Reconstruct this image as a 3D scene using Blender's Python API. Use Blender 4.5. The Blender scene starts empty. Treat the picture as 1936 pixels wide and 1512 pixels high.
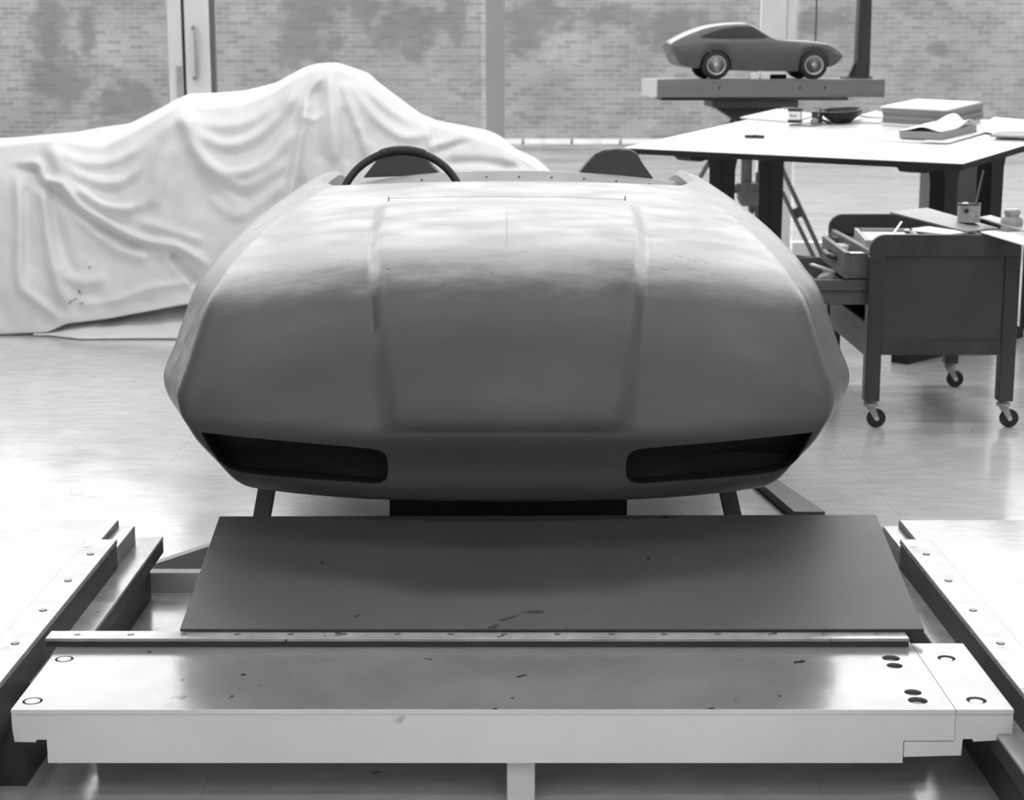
import bpy, bmesh, math, random
from mathutils import Vector, Matrix, noise
from mathutils.bvhtree import BVHTree
R = math.radians
random.seed(7)
SC = bpy.context.scene
COL = SC.collection

# ------------------------------------------------------------------ camera frame
CAMZ, TILT, F = 1.40, R(11.16), 3300.0
ct, st = math.cos(TILT), math.sin(TILT)
def P(px, py, d):
    """photo pixel at depth d along the lens axis -> world point"""
    h = (px - 968) / F; v = (756 - py) / F
    return Vector((h * d, d * (ct + st * v), CAMZ + d * (-st + ct * v)))
def PY(px, py, Y):
    v = (756 - py) / F
    return P(px, py, Y / (ct + st * v))
def PZ(px, py, z):
    v = (756 - py) / F
    return P(px, py, (z - CAMZ) / (-st + ct * v))
def pix(p):
    d = p.y * ct - (p.z - CAMZ) * st
    u = p.y * st + (p.z - CAMZ) * ct
    return 968 + F * p.x / d, 756 - F * u / d

# ------------------------------------------------------------------ materials
def new_mat(name):
    m = bpy.data.materials.new(name); m.use_nodes = True
    nt = m.node_tree
    return m, nt, nt.nodes['Principled BSDF'], nt.nodes['Material Output']
def g(v): return (v, v, v, 1)
def N(nt, typ, **kw):
    n = nt.nodes.new(typ)
    for k, v in kw.items(): setattr(n, k, v)
    return n
def ramp(nt, src, stops, interp='LINEAR'):
    r = N(nt, 'ShaderNodeValToRGB'); r.color_ramp.interpolation = interp
    e = r.color_ramp.elements
    while len(e) < len(stops): e.new(0.5)
    for i, (p, c) in enumerate(stops): e[i].position = p; e[i].color = g(c)
    nt.links.new(src, r.inputs[0]); return r.outputs[0]
def coords(nt, scale=(1, 1, 1), space='Object'):
    tc = N(nt, 'ShaderNodeTexCoord'); mp = N(nt, 'ShaderNodeMapping')
    mp.inputs['Scale'].default_value = scale
    nt.links.new(tc.outputs[space], mp.inputs[0]); return mp.outputs[0]
def nz(nt, vec, scale, detail=4, rough=.55):
    n = N(nt, 'ShaderNodeTexNoise'); n.inputs['Scale'].default_value = scale
    n.inputs['Detail'].default_value = detail; n.inputs['Roughness'].default_value = rough
    nt.links.new(vec, n.inputs['Vector']); return n.outputs['Fac']
def mixc(nt, fac, a, b, mode='MIX'):
    m = N(nt, 'ShaderNodeMix', data_type='RGBA', blend_type=mode)
    for s, i in ((fac, 0), (a, 6), (b, 7)):
        if hasattr(s, 'is_linked'): nt.links.new(s, m.inputs[i])
        else: m.inputs[i].default_value = s
    return m.outputs[2]
def math_(nt, op, a, b=None, c=None, clamp=False):
    m = N(nt, 'ShaderNodeMath', operation=op); m.use_clamp = clamp
    for i, s in enumerate((a, b, c)):
        if s is None: continue
        if hasattr(s, 'is_linked'): nt.links.new(s, m.inputs[i])
        else: m.inputs[i].default_value = s
    return m.outputs[0]
def mat(name, col, rough=.5, spec=.5, metal=0, var=.12, vscale=5, stretch=(1, 1, 1), bump=0, bscale=60,
        spots=None, rvar=0, coat=0):
    m, nt, b, out = new_mat(name)
    vec = coords(nt, stretch)
    n = nz(nt, vec, vscale)
    c = ramp(nt, n, [(.3, max(col * (1 - var), 0)), (.7, min(col * (1 + var), 1))])
    if spots:
        sc, th, dark = spots
        s = ramp(nt, nz(nt, vec, sc, 2), [(th, 0), (th + .04, 1)])
        c = mixc(nt, s, c, g(dark))
    nt.links.new(c, b.inputs['Base Color'])
    b.inputs['Roughness'].default_value = rough
    if rvar:
        nt.links.new(ramp(nt, nz(nt, vec, vscale * 1.7), [(.3, max(rough - rvar, .02)), (.7, rough + rvar)]), b.inputs['Roughness'])
    b.inputs['Specular IOR Level'].default_value = spec
    b.inputs['Metallic'].default_value = metal
    b.inputs['Coat Weight'].default_value = coat
    if bump:
        bp = N(nt, 'ShaderNodeBump'); bp.inputs['Strength'].default_value = bump; bp.inputs['Distance'].default_value = .01
        nt.links.new(nz(nt, vec, bscale), bp.inputs['Height']); nt.links.new(bp.outputs[0], b.inputs['Normal'])
    return m

M = {}
M['white_paint'] = mat('white_paint', .66, .4, var=.05)
M['grey_paint'] = mat('grey_paint', .70, .42, var=.06, vscale=3, spots=(9, .73, .2), bump=.05)
M['plate'] = mat('plate', .2, .17, .45, var=.14, vscale=4, stretch=(1, 1, 1), spots=(20, .70, .02), rvar=.04, bump=.03, bscale=30)
M['plate_strip'] = mat('plate_strip', .34, .25, .5, var=.22, vscale=9, spots=(30, .70, .07), rvar=.06)
M['plate_side'] = mat('plate_side', .06, .4, var=.2)
M['steel_dark'] = mat('steel_dark', .045, .45, var=.2)
M['hardboard'] = mat('hardboard', .055, .38, .4, var=.12, vscale=3, spots=(15, .725, .014), rvar=.05)
M['black'] = mat('black', .012, .6, var=.1)
M['rubber'] = mat('rubber', .018, .55, var=.1)
M['chrome'] = mat('chrome', .6, .25, metal=1, var=.05)
M['wheel_rim'] = mat('wheel_rim', .55, .35, metal=.3, var=.05)
M['dark_wood'] = mat('dark_wood', .042, .42, .4, var=.3, vscale=4, stretch=(3, 3, .5))
M['table_wood'] = mat('table_wood', .022, .6, .3, var=.25, vscale=4)
M['panel_wood'] = mat('panel_wood', .052, .4, .4, var=.25, vscale=3, stretch=(1, 1, .4))
M['drawer_wood'] = mat('drawer_wood', .115, .5, .3, var=.25, vscale=5, stretch=(.6, 1, 6))
M['light_wood'] = mat('light_wood', .42, .5, .3, var=.1, vscale=4, stretch=(.5, 3, 3))
M['plank_wood'] = mat('plank_wood', .20, .5, .3, var=.12, vscale=5, stretch=(.4, 3, 3))
M['light_brown'] = mat('light_brown', .30, .5, .3, var=.1, vscale=4, stretch=(.5, 3, 3))
M['paper'] = mat('paper', .82, .6, .2, var=.02)
M['book'] = mat('book', .27, .6, .2, var=.15, vscale=30, stretch=(.1, .1, 6))
M['paper_dark'] = mat('paper_dark', .33, .6, .2, var=.12, vscale=20, stretch=(.2, .2, 6))
M['table_white'] = mat('table_white', .80, .3, .4, var=.03)
M['cloth'] = mat('cloth', .76, .9, .1, var=.035, vscale=3, bump=.12, bscale=55, spots=(7, .80, .25))
M['model_paint'] = mat('model_paint', .105, .35, .4, var=.05)
M['model_glass'] = mat('model_glass', .018, .5, .3, var=.05)
M['ink'] = mat('ink', .04, .5)
M['ceramic'] = mat('ceramic', .012, .38, .3, var=.1)
M['jar'] = mat('jar', .32, .3, .5, var=.1)
M['tin'] = mat('tin', .38, .35, .5, metal=.3, var=.2, vscale=12)
M['grey_panel'] = mat('grey_panel', .11, .5, var=.1)
M['wall'] = mat('wall', .62, .7, var=.03)
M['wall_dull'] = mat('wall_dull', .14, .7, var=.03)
M['steel_grey'] = mat('steel_grey', .10, .45, var=.2)
M['screw'] = mat('screw', .16, .35, metal=.4, var=.1)
M['ceiling'] = mat('ceiling', .55, .8, var=.03)
M['headrest'] = mat('headrest', .07, .6, var=.1)
M['bulkhead'] = mat('bulkhead', .40, .5, .3, var=.12, vscale=8)
M['mullion_shaded'] = mat('mullion_shaded', .3, .5, var=.05)  # darker than the other mullions: its shading is put into the colour
M['kerb'] = mat('kerb', .34, .7, var=.1)

def clay_mat():
    m, nt, b, out = new_mat('clay')
    vec = coords(nt)
    sep = N(nt, 'ShaderNodeSeparateXYZ'); nt.links.new(vec, sep.inputs[0])
    geo = N(nt, 'ShaderNodeTexCoord')
    base = ramp(nt, nz(nt, vec, 3.5, 5), [(.3, .072), (.7, .088)])
    # ragged rubbed dust over the bonnet top, made paler to paint in its highlight
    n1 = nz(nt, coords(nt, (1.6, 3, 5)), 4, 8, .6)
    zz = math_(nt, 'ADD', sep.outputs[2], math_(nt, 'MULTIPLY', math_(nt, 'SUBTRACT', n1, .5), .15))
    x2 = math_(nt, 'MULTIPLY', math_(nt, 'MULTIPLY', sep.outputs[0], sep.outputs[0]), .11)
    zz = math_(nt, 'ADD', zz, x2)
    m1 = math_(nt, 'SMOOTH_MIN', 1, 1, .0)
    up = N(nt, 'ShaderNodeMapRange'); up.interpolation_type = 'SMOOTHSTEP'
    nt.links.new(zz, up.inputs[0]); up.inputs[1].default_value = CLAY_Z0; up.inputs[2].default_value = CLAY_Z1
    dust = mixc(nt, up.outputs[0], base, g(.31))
    # dark scraped specks
    sp = ramp(nt, nz(nt, coords(nt, (1, 1, 4)), 22, 6, .7), [(.60, 0), (.68, .9)])
    band = N(nt, 'ShaderNodeMapRange'); band.interpolation_type = 'SMOOTHSTEP'
    nt.links.new(math_(nt, 'ABSOLUTE', math_(nt, 'SUBTRACT', zz, (CLAY_Z0 + CLAY_Z1) / 2)), band.inputs[0])
    bandv = math_(nt, 'SUBTRACT', 1.0, math_(nt, 'MULTIPLY', band.inputs[0].links[0].from_socket, 18.0), clamp=True)
    nt.nodes.remove(band)
    dust = mixc(nt, math_(nt, 'MULTIPLY', sp, bandv), dust, g(.06))
    nt.links.new(dust, b.inputs['Base Color'])
    nt.links.new(ramp(nt, n1, [(.35, .32), (.65, .46)]), b.inputs['Roughness'])
    b.inputs['Specular IOR Level'].default_value = .24
    return m
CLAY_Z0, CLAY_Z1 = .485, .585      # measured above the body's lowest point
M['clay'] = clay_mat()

def floor_mat():
    m, nt, b, out = new_mat('floor_tiles')
    vec = coords(nt)
    br = N(nt, 'ShaderNodeTexBrick'); br.offset = 0
    nt.links.new(vec, br.inputs['Vector'])
    br.inputs['Scale'].default_value = 1; br.inputs['Brick Width'].default_value = .6; br.inputs['Row Height'].default_value = .6
    br.inputs['Mortar Size'].default_value = .0022; br.inputs['Mortar Smooth'].default_value = .5
    br.inputs['Color1'].default_value = g(.62); br.inputs['Color2'].default_value = g(.59); br.inputs['Mortar'].default_value = g(.51)
    n = ramp(nt, nz(nt, coords(nt, (1, 3, 1)), 8, 5), [(.3, .86), (.7, 1.06)])
    c = mixc(nt, 1.0, br.outputs['Color'], n, 'MULTIPLY')
    s = ramp(nt, nz(nt, vec, 14, 2), [(.745, 0), (.765, 1)])
    c = mixc(nt, s, c, g(.25))
    nt.links.new(c, b.inputs['Base Color'])
    nt.links.new(ramp(nt, nz(nt, vec, 5), [(.3, .13), (.7, .24)]), b.inputs['Roughness'])
    b.inputs['Specular IOR Level'].default_value = .5
    bp = N(nt, 'ShaderNodeBump'); bp.inputs['Strength'].default_value = .06; bp.inputs['Distance'].default_value = .01
    nt.links.new(nz(nt, vec, 18), bp.inputs['Height']); nt.links.new(bp.outputs[0], b.inputs['Normal'])
    return m
M['floor'] = floor_mat()

def pavement_mat():
    m, nt, b, out = new_mat('wet_pavement')
    vec = coords(nt, (.45, 1.1, 1))
    wet = ramp(nt, nz(nt, vec, .9, 7, .62), [(.44, 0), (.56, 1)])
    c = mixc(nt, wet, g(.07), g(.15))
    nt.links.new(c, b.inputs['Base Color'])
    nt.links.new(ramp(nt, wet, [(0, .55), (1, .25)]), b.inputs['Roughness'])
    return m
M['pavement'] = pavement_mat()

def brick_mat():
    m, nt, b, out = new_mat('brickwork')
    tc = N(nt, 'ShaderNodeTexCoord'); mp = N(nt, 'ShaderNodeMapping')
    mp.inputs['Rotation'].default_value = (R(-90), 0, 0)       # X,Z of the wall -> X,Y of the brick pattern
    nt.links.new(tc.outputs['Object'], mp.inputs[0])
    br = N(nt, 'ShaderNodeTexBrick'); nt.links.new(mp.outputs[0], br.inputs['Vector'])
    br.inputs['Scale'].default_value = 1
    br.inputs['Brick Width'].default_value = .24; br.inputs['Row Height'].default_value = .076
    br.inputs['Mortar Size'].default_value = .010; br.inputs['Mortar Smooth'].default_value = .3
    br.inputs['Color1'].default_value = g(.135); br.inputs['Color2'].default_value = g(.085); br.inputs['Mortar'].default_value = g(.150)
    br.inputs['Bias'].default_value = -.15
    tint = ramp(nt, nz(nt, mp.outputs[0], 1.1, 6, .6), [(.3, .78), (.7, 1.2)])
    c = mixc(nt, 1.0, br.outputs['Color'], tint, 'MULTIPLY')
    # damp stains on the brickwork: ragged blobs at fixed places on the wall
    sep = N(nt, 'ShaderNodeSeparateXYZ'); nt.links.new(tc.outputs['Object'], sep.inputs[0])
    wob = math_(nt, 'MULTIPLY', math_(nt, 'SUBTRACT', nz(nt, mp.outputs[0], 2.6, 8, .62), .5), 3.4)
    tot = None
    for (px, py, rx, ry) in DAMP:
        q = PY(px, py, WALLY) - Vector((3, 0, -.02)); rx = rx / F * 29; ry = ry / F * 29
        dx = math_(nt, 'DIVIDE', math_(nt, 'SUBTRACT', sep.outputs[0], q.x), rx)
        dz = math_(nt, 'DIVIDE', math_(nt, 'SUBTRACT', sep.outputs[2], q.z), ry)
        r = math_(nt, 'SQRT', math_(nt, 'ADD', math_(nt, 'MULTIPLY', dx, dx), math_(nt, 'MULTIPLY', dz, dz)))
        f = math_(nt, 'SUBTRACT', 1.55, math_(nt, 'ADD', r, wob), clamp=True)
        tot = f if tot is None else math_(nt, 'MAXIMUM', tot, f)
    msk = ramp(nt, tot, [(.25, 0), (.85, .66)])
    c = mixc(nt, msk, c, g(.062))
    nt.links.new(c, b.inputs['Base Color']); b.inputs['Roughness'].default_value = .85
    b.inputs['Specular IOR Level'].default_value = .2
    return m
WALLY = 29.0
DAMP = [(90, 55, 30, 60), (165, 60, 16, 45), (585, 70, 52, 55), (590, 20, 60, 50), (765, 60, 50, 50), (690, 20, 26, 30),
        (110, 150, 60, 40), (230, 190, 60, 40), (1010, 40, 60, 45), (1170, 30, 60, 20), (1290, 60, 90, 40), (1770, 95, 16, 10), (860, 20, 20, 60), (1540, 40, 60, 22)]
M['brick'] = brick_mat()

def glass_mat():
    m, nt, b, out = new_mat('window_glass')
    nt.nodes.remove(b)
    t = N(nt, 'ShaderNodeBsdfTransparent'); t.inputs[0].default_value = g(.90)
    gl = N(nt, 'ShaderNodeBsdfGlossy'); gl.inputs['Roughness'].default_value = .0; gl.inputs['Color'].default_value = g(.9)
    fr = N(nt, 'ShaderNodeFresnel'); fr.inputs[0].default_value = 1.45
    mx = N(nt, 'ShaderNodeMixShader')
    nt.links.new(math_(nt, 'MULTIPLY', fr.outputs[0], .8), mx.inputs[0]); nt.links.new(t.outputs[0], mx.inputs[1]); nt.links.new(gl.outputs[0], mx.inputs[2])
    nt.links.new(mx.outputs[0], out.inputs[0]); return m
M['glass'] = glass_mat()

# ------------------------------------------------------------------ mesh builder
class MB:
    def __init__(s): s.v = []; s.f = []
    def add(s, vs, fs):
        o = len(s.v); s.v += [Vector(v) for v in vs]; s.f += [tuple(i + o for i in f) for f in fs]; return s
    def box(s, x0, x1, y0, y1, z0, z1, mx=None):
        vs = [Vector((x, y, z)) for z in (z0, z1) for y in (y0, y1) for x in (x0, x1)]
        if mx: vs = [mx @ v for v in vs]
        return s.add(vs, [(0, 2, 3, 1), (4, 5, 7, 6), (0, 1, 5, 4), (2, 6, 7, 3), (0, 4, 6, 2), (1, 3, 7, 5)])
    def prism(s, poly, vec):
        """polygon (list of points) extruded by vec"""
        n = len(poly); vec = Vector(vec)
        vs = [Vector(p) for p in poly] + [Vector(p) + vec for p in poly]
        fs = [tuple(range(n))[::-1], tuple(range(n, 2 * n))] + [(i, (i + 1) % n, n + (i + 1) % n, n + i) for i in range(n)]
        return s.add(vs, fs)
    def tube(s, pts, r, seg=12, closed=False, cap=True):
        pts = [Vector(p) for p in pts]; n = len(pts)
        rr = r if isinstance(r, (list, tuple)) else [r] * n
        rings = []; up = None
        for i, p in enumerate(pts):
            a = pts[(i - 1) % n] if (closed or i > 0) else p
            b = pts[(i + 1) % n] if (closed or i < n - 1) else p
            t = (b - a).normalized()
            if up is None: up = t.orthogonal().normalized()
            up = (up - t * up.dot(t)); up = up.normalized() if up.length > 1e-6 else t.orthogonal().normalized()
            w = t.cross(up)
            rings.append([p + (up * math.cos(k * 2 * math.pi / seg) + w * math.sin(k * 2 * math.pi / seg)) * rr[i] for k in range(seg)])
        vs = [v for q in rings for v in q]; fs = []
        for i in range(n if closed else n - 1):
            j = (i + 1) % n
            for k in range(seg):
                l = (k + 1) % seg
                fs.append((i * seg + k, i * seg + l, j * seg + l, j * seg + k))
        if cap and not closed:
            fs += [tuple(range(seg))[::-1], tuple(range((n - 1) * seg, n * seg))]
        return s.add(vs, fs)
    def lathe(s, prof, o, ax=(0, 0, 1), seg=32):
        """profile [(r, h)] turned about the axis through o"""
        ax = Vector(ax).normalized(); u = ax.orthogonal().normalized(); w = ax.cross(u); o = Vector(o)
        vs = []; fs = []; n = len(prof)
        for k in range(seg):
            c, sn = math.cos(2 * math.pi * k / seg), math.sin(2 * math.pi * k / seg)
            for r, h in prof: vs.append(o + ax * h + (u * c + w * sn) * max(r, 1e-5))
        for k in range(seg):
            l = (k + 1) % seg
            for i in range(n - 1): fs.append((k * n + i, l * n + i, l * n + i + 1, k * n + i + 1))
        if prof[0][0] > 1e-4: fs.append(tuple(k * n for k in range(seg))[::-1])
        if prof[-1][0] > 1e-4: fs.append(tuple(k * n + n - 1 for k in range(seg)))
        return s.add(vs, fs)
    def grid(s, rows):
        n = len(rows[0]); vs = [v for r in rows for v in r]
        fs = [(i * n + j, i * n + j + 1, (i + 1) * n + j + 1, (i + 1) * n + j) for i in range(len(rows) - 1) for j in range(n - 1)]
        return s.add(vs, fs)
    def build(s, name, m, parent=None, bevel=0, smooth=40, segs=2, fix=True):
        lo = Vector([min(v[i] for v in s.v) for i in range(3)]); hi = Vector([max(v[i] for v in s.v) for i in range(3)])
        o = Vector(((lo.x + hi.x) / 2, (lo.y + hi.y) / 2, lo.z))
        me = bpy.data.meshes.new(name)
        me.from_pydata([v - o for v in s.v], [], s.f)
        if fix:
            bm = bmesh.new(); bm.from_mesh(me); bmesh.ops.remove_doubles(bm, verts=bm.verts, dist=1e-6)
            bmesh.ops.recalc_face_normals(bm, faces=bm.faces); bm.to_mesh(me); bm.free()
        if smooth:
            for p in me.polygons: p.use_smooth = True
            me.set_sharp_from_angle(angle=R(smooth))
        me.materials.append(M[m] if isinstance(m, str) else m)
        ob = bpy.data.objects.new(name, me); COL.objects.link(ob); ob.location = o
        if parent:
            ob.parent = parent
            ob.matrix_parent_inverse = Matrix.Translation(-wloc(parent))
        if bevel:
            md = ob.modifiers.new('edge', 'BEVEL'); md.width = bevel; md.segments = segs; md.limit_method = 'ANGLE'; md.angle_limit = R(35)
            md.harden_normals = False
        return ob
def wloc(o):
    """world location (no rotations are used on parents)"""
    if o.parent: return wloc(o.parent) + o.matrix_parent_inverse.to_translation() + o.location
    return o.location.copy()
def tag(o, label, cat, group=None):
    o['label'] = label; o['category'] = cat
    if group: o['group'] = group
    return o
def thing(name, label, cat, loc, group=None):
    o = bpy.data.objects.new(name, None); COL.objects.link(o); o.location = loc; o.empty_display_size = .05
    return tag(o, label, cat, group)
def struct(o): o['kind'] = 'structure'; return o
def sempty(name, loc):
    o = bpy.data.objects.new(name, None); COL.objects.link(o); o.location = loc; o.empty_display_size = .05
    return struct(o)
def yawed(o, a, tilt=None):
    """local frame: x = along, y = away, z = up, rotated about z by a"""
    return Matrix.Translation(Vector(o)) @ Matrix.Rotation(a, 4, 'Z')
def crom(pts, t):
    """Catmull-Rom through a list of equal-length tuples"""
    n = len(pts); t = max(0, min(t, n - 1 - 1e-9)); i = int(t); u = t - i
    p0 = pts[max(i - 1, 0)]; p1 = pts[i]; p2 = pts[i + 1]; p3 = pts[min(i + 2, n - 1)]
    return [.5 * (2 * b + (c - a) * u + (2 * a - 5 * b + 4 * c - d) * u * u + (3 * b - a - 3 * c + d) * u ** 3) for a, b, c, d in zip(p0, p1, p2, p3)]
def lerpx(pts, x):
    if x <= pts[0][0]: return pts[0][1]
    for (a, b), (c, d) in zip(pts, pts[1:]):
        if x <= c: return b + (d - b) * (x - a) / (c - a)
    return pts[-1][1]
def smooth01(t): t = max(0, min(1, t)); return t * t * (3 - 2 * t)

# ------------------------------------------------------------------ the setting
WINY = 12.2
X0, X1, YB, H = -7.0, 7.0, -3.0, 5.6
struct(MB().box(X0, X1, YB, WINY + .1, -.1, 0).build('floor', 'floor', smooth=0))
struct(MB().box(-16, 22, WINY + .1, 33, -.12, -.02).build('ground', 'pavement', smooth=0))
struct(MB().box(X0, X1, YB, WINY + .1, H, H + .1).build('ceiling', 'ceiling', smooth=0))
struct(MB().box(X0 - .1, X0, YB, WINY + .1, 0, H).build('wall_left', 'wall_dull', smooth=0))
struct(MB().box(X1, X1 + .1, YB, WINY + .1, 0, H).build('wall_right', 'wall', smooth=0))
struct(MB().box(X0, X1, YB - .1, YB, 0, H).build('wall_back', 'wall', smooth=0))
struct(MB().box(-16, 22, WALLY, WALLY + .3, -.02, 6.5).build('wall_outside', 'brick', smooth=0))
kb = MB(); x = -15.0
while x < 21:
    kb.box(x, x + .76, WALLY - .12, WALLY, -.02, .055); x += .80
struct(kb.build('trim_outside', 'kerb', smooth=0))

def wx(px): return (px - 968) / F * (WINY * ct + .2)
def bar(x0, x1, m, name, parent, y0=-.05, y1=.05, z0=0, z1=5.3):
    return MB().box(x0, x1, WINY + y0, WINY + y1, z0, z1).build(name, m, parent, bevel=.004)
# window wall: sill, head, mullions, panes, and a glazed door with a pull handle
w0 = sempty('window_1', (-5, WINY, 0))
xl, xd, xr = wx(331), wx(938), wx(1467)
MB().box(X0, xl, WINY - .006, WINY + .006, .12, 5.3).build('pane', 'glass', w0, smooth=0)
MB().box(X0, xl, WINY - .05, WINY + .05, 0, .12).build('sill', 'grey_paint', w0)
bar(xl, xl + .095, 'white_paint', 'mullion', w0)
dr = sempty('door_1', (wx(385), WINY, 0))
bar(wx(362), wx(408), 'white_paint', 'door_stile', dr, -.03, .05)
hz0, hz1 = PY(383, 148, WINY).z, PY(383, 52, WINY).z
hx = wx(386)
MB().tube([(hx - .03, WINY - .03, hz1), (hx, WINY - .075, hz1 - .005), (hx, WINY - .09, hz1 - .03), (hx, WINY - .09, hz0 + .03), (hx, WINY - .075, hz0 + .005), (hx - .03, WINY - .03, hz0)], .014, 10).build('door_handle', 'tin', dr)
MB().box(wx(355.5), wx(362.5), WINY - .02, WINY + .05, 0, 5.3).build('door_gap', 'black', dr)
MB().box(wx(409), wx(417), WINY - .02, WINY + .05, 0, 5.3).build('door_edge', 'grey_panel', dr)
MB().box(wx(417), xd - .1, WINY - .006, WINY + .006, .12, 5.3).build('pane', 'glass', dr, smooth=0)
MB().box(wx(417), xd - .1, WINY - .05, WINY + .05, 0, .12).build('sill', 'grey_paint', dr)
MB().box(wx(346), wx(356), WINY - .062, WINY - .05, .7, PY(350, 125, WINY).z).build('door_latch', 'tin', dr)
w2 = sempty('window_2', (xd, WINY, 0))
bar(wx(920), wx(954), 'mullion_shaded', 'mullion', w2)
MB().box(wx(954), wx(1430), WINY - .006, WINY + .006, .12, 5.3).build('pane', 'glass', w2, smooth=0)
MB().box(wx(954), wx(1430), WINY - .05, WINY + .05, 0, .12).build('sill', 'grey_paint', w2)
w3 = sempty('window_3', (xr, WINY, 0))
bar(wx(1430), wx(1473), 'white_paint', 'mullion', w3); bar(wx(1477), wx(1494), 'white_paint', 'stile', w3, -.03)
MB().box(wx(1500), X1, WINY - .006, WINY + .006, .12, 5.3).build('pane', 'glass', w3, smooth=0)
MB().box(wx(1500), X1, WINY - .05, WINY + .05, 0, .12).build('sill', 'grey_paint', w3)
struct(MB().box(X0, X1, WINY - .06, WINY + .06, 5.3, H).build('trim_window_head', 'white_paint'))

# ------------------------------------------------------------------ the clay car body
# rows of the body: centre (pixel y, depth) and side (half width in pixels, pixel y, depth)
ROWS = [  # yc, dc, off, ys, ds, corner
    (948, 4.07, 528, 897, 4.30), (930, 4.02, 553, 877, 4.33), (880, 3.99, 585, 835, 4.36), (836, 3.957, 613, 796, 4.38),
    (818, 3.95, 627, 765, 4.40), (800, 3.955, 639, 740, 4.42), (740, 3.985, 648, 705, 4.45), (660, 4.035, 629, 655, 4.50),
    (590, 4.10, 612, 600, 4.55), (540, 4.17, 588, 545, 4.65), (500, 4.27, 562, 508, 4.75), (470, 4.38, 543, 483, 4.85),
    (430, 4.58, 503, 441, 5.00), (395, 4.80, 457, 403, 5.15), (374, 4.98, 422, 378, 5.25), (360, 5.08, 401, 366, 5.30), (346, 5.20, 379, 357, 5.38)]
CX = -.014
PR = []
for yc, dc, off, ys, ds in ROWS:
    c = P(968, yc, dc); s_ = P(968 + off, ys, ds)
    PR.append((c.y, c.z, s_.x * 1.02, s_.z))
PR = [(4.6, .362, .60, .372), (4.12, .364, .655, .378)] + PR
LIP = 6                                             # index of the sharp lip row
PLAN = [(0, 0), (.25, .006), (.48, .022), (.68, .06), (.80, .098), (.862, .128), (.888, .19), (.93, .31), (.975, .44), (.995, .62), (1, .86), (1.0, 1.3)]
YEND = 7.3
SUB, NF = 7, 84
def plan(u):
    """u 0..1 over the nose half, to (x fraction, y offset)"""
    return crom(PLAN, u * (len(PLAN) - 1))
def body_point(r, u, sgn):
    Yc, zc, W, zs = crom(PR, r)
    if abs(r - LIP) < 1.01 and r > LIP:              # keep the lip crisp
        k = r - LIP; a = PR[LIP]; b = crom(PR, r); lin = [x + (y - x) * k for x, y in zip(PR[LIP], PR[LIP + 1])]
        Yc, zc, W, zs = [.6 * p + .4 * q for p, q in zip(lin, b)]
    if u <= 1: fx, fy = plan(u); y = Yc + fy
    else: fx = 1; y = Yc + 1.3; y += (YEND - y) * (u - 1)
    x = W * fx
    z = zc + (zs - zc) * min(1, fx) ** 2.2
    if r < LIP: z = zc + (zs - zc) * min(1, fx) ** 2.0
    if r > LIP + 5: z -= .16 * smooth01((y - 6.15) / 1.2) * smooth01((r - LIP - 5) / 4)
    return Vector((CX + sgn * x, y, z))
nr = (len(PR) - 1) * SUB
us = [i / NF for i in range(NF + 1)] + [1 + i / 6 for i in range(1, 7)]
# denser columns around the raised bonnet edge
us = sorted(set(us + [i / 300 for i in range(40, 120)]))
cols = [(-1, u) for u in us[::-1]] + [(1, u) for u in us[1:]]
G = [[body_point(i / SUB, u, s_) for (s_, u) in cols] for i in range(nr + 1)]
# raised centre bonnet panel: a shallow step with sloping flanks
def step_height(r, x):
    edge = lerpx([(LIP, .240), (LIP + 2, .260), (LIP + 3, .274), (LIP + 4, .288), (LIP + 7, .322), (LIP + 9, .338), (LIP + 12, .345)], r)
    fade = max(0, min(1, (r - LIP) / 1.5)) * (1 - smooth01((r - LIP - 8.3) / 1.6))
    ax = abs(x - CX - .004)
    return .022 * fade * (1 - max(0, min(1, (ax - edge) / .032)))
nc = len(cols); G2 = [[v.copy() for v in row] for row in G]
for i in range(1, nr):
    for j in range(1, nc - 1):
        hgt = step_height(i / SUB, G[i][j].x)
        if hgt > 1e-5:
            n = (G[i][j + 1] - G[i][j - 1]).cross(G[i + 1][j] - G[i - 1][j])
            if n.y > 0: n = -n
            G2[i][j] = G[i][j] + n.normalized() * hgt
G = G2
# cockpit: rim lip turning in and down to a floor
rim = G[-1]
def inset(row, dx, dy, z):
    out = []
    for v in row:
        s_ = (v.x - CX)
        out.append(Vector((CX + s_ * (1 - dx / .62), min(v.y + dy, YEND) if abs(s_) < .60 else min(v.y + dy * .6, YEND), v.z + z)))
    return out
G.append(inset(rim, .012, .02, .004)); G.append(inset(rim, .03, .045, -.012)); G.append([Vector((v.x, v.y, .5)) for v in inset(rim, .04, .05, 0)])
bm = MB(); bm.grid(G)
L = len(G)
for i in range(L - 1):
    bm.f.append((i * nc, (i + 1) * nc, (i + 1) * nc + nc - 1, i * nc + nc - 1))
bm.f.append(tuple(range(nc))); bm.f.append(tuple((L - 1) * nc + k for k in range(nc))[::-1])
car = thing('clay_car', 'full-size dark clay sports car body with a smooth pale-topped bonnet, raised on supports', 'car', (CX, 5.2, .36))
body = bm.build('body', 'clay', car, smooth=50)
BO = wloc(body)

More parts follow.
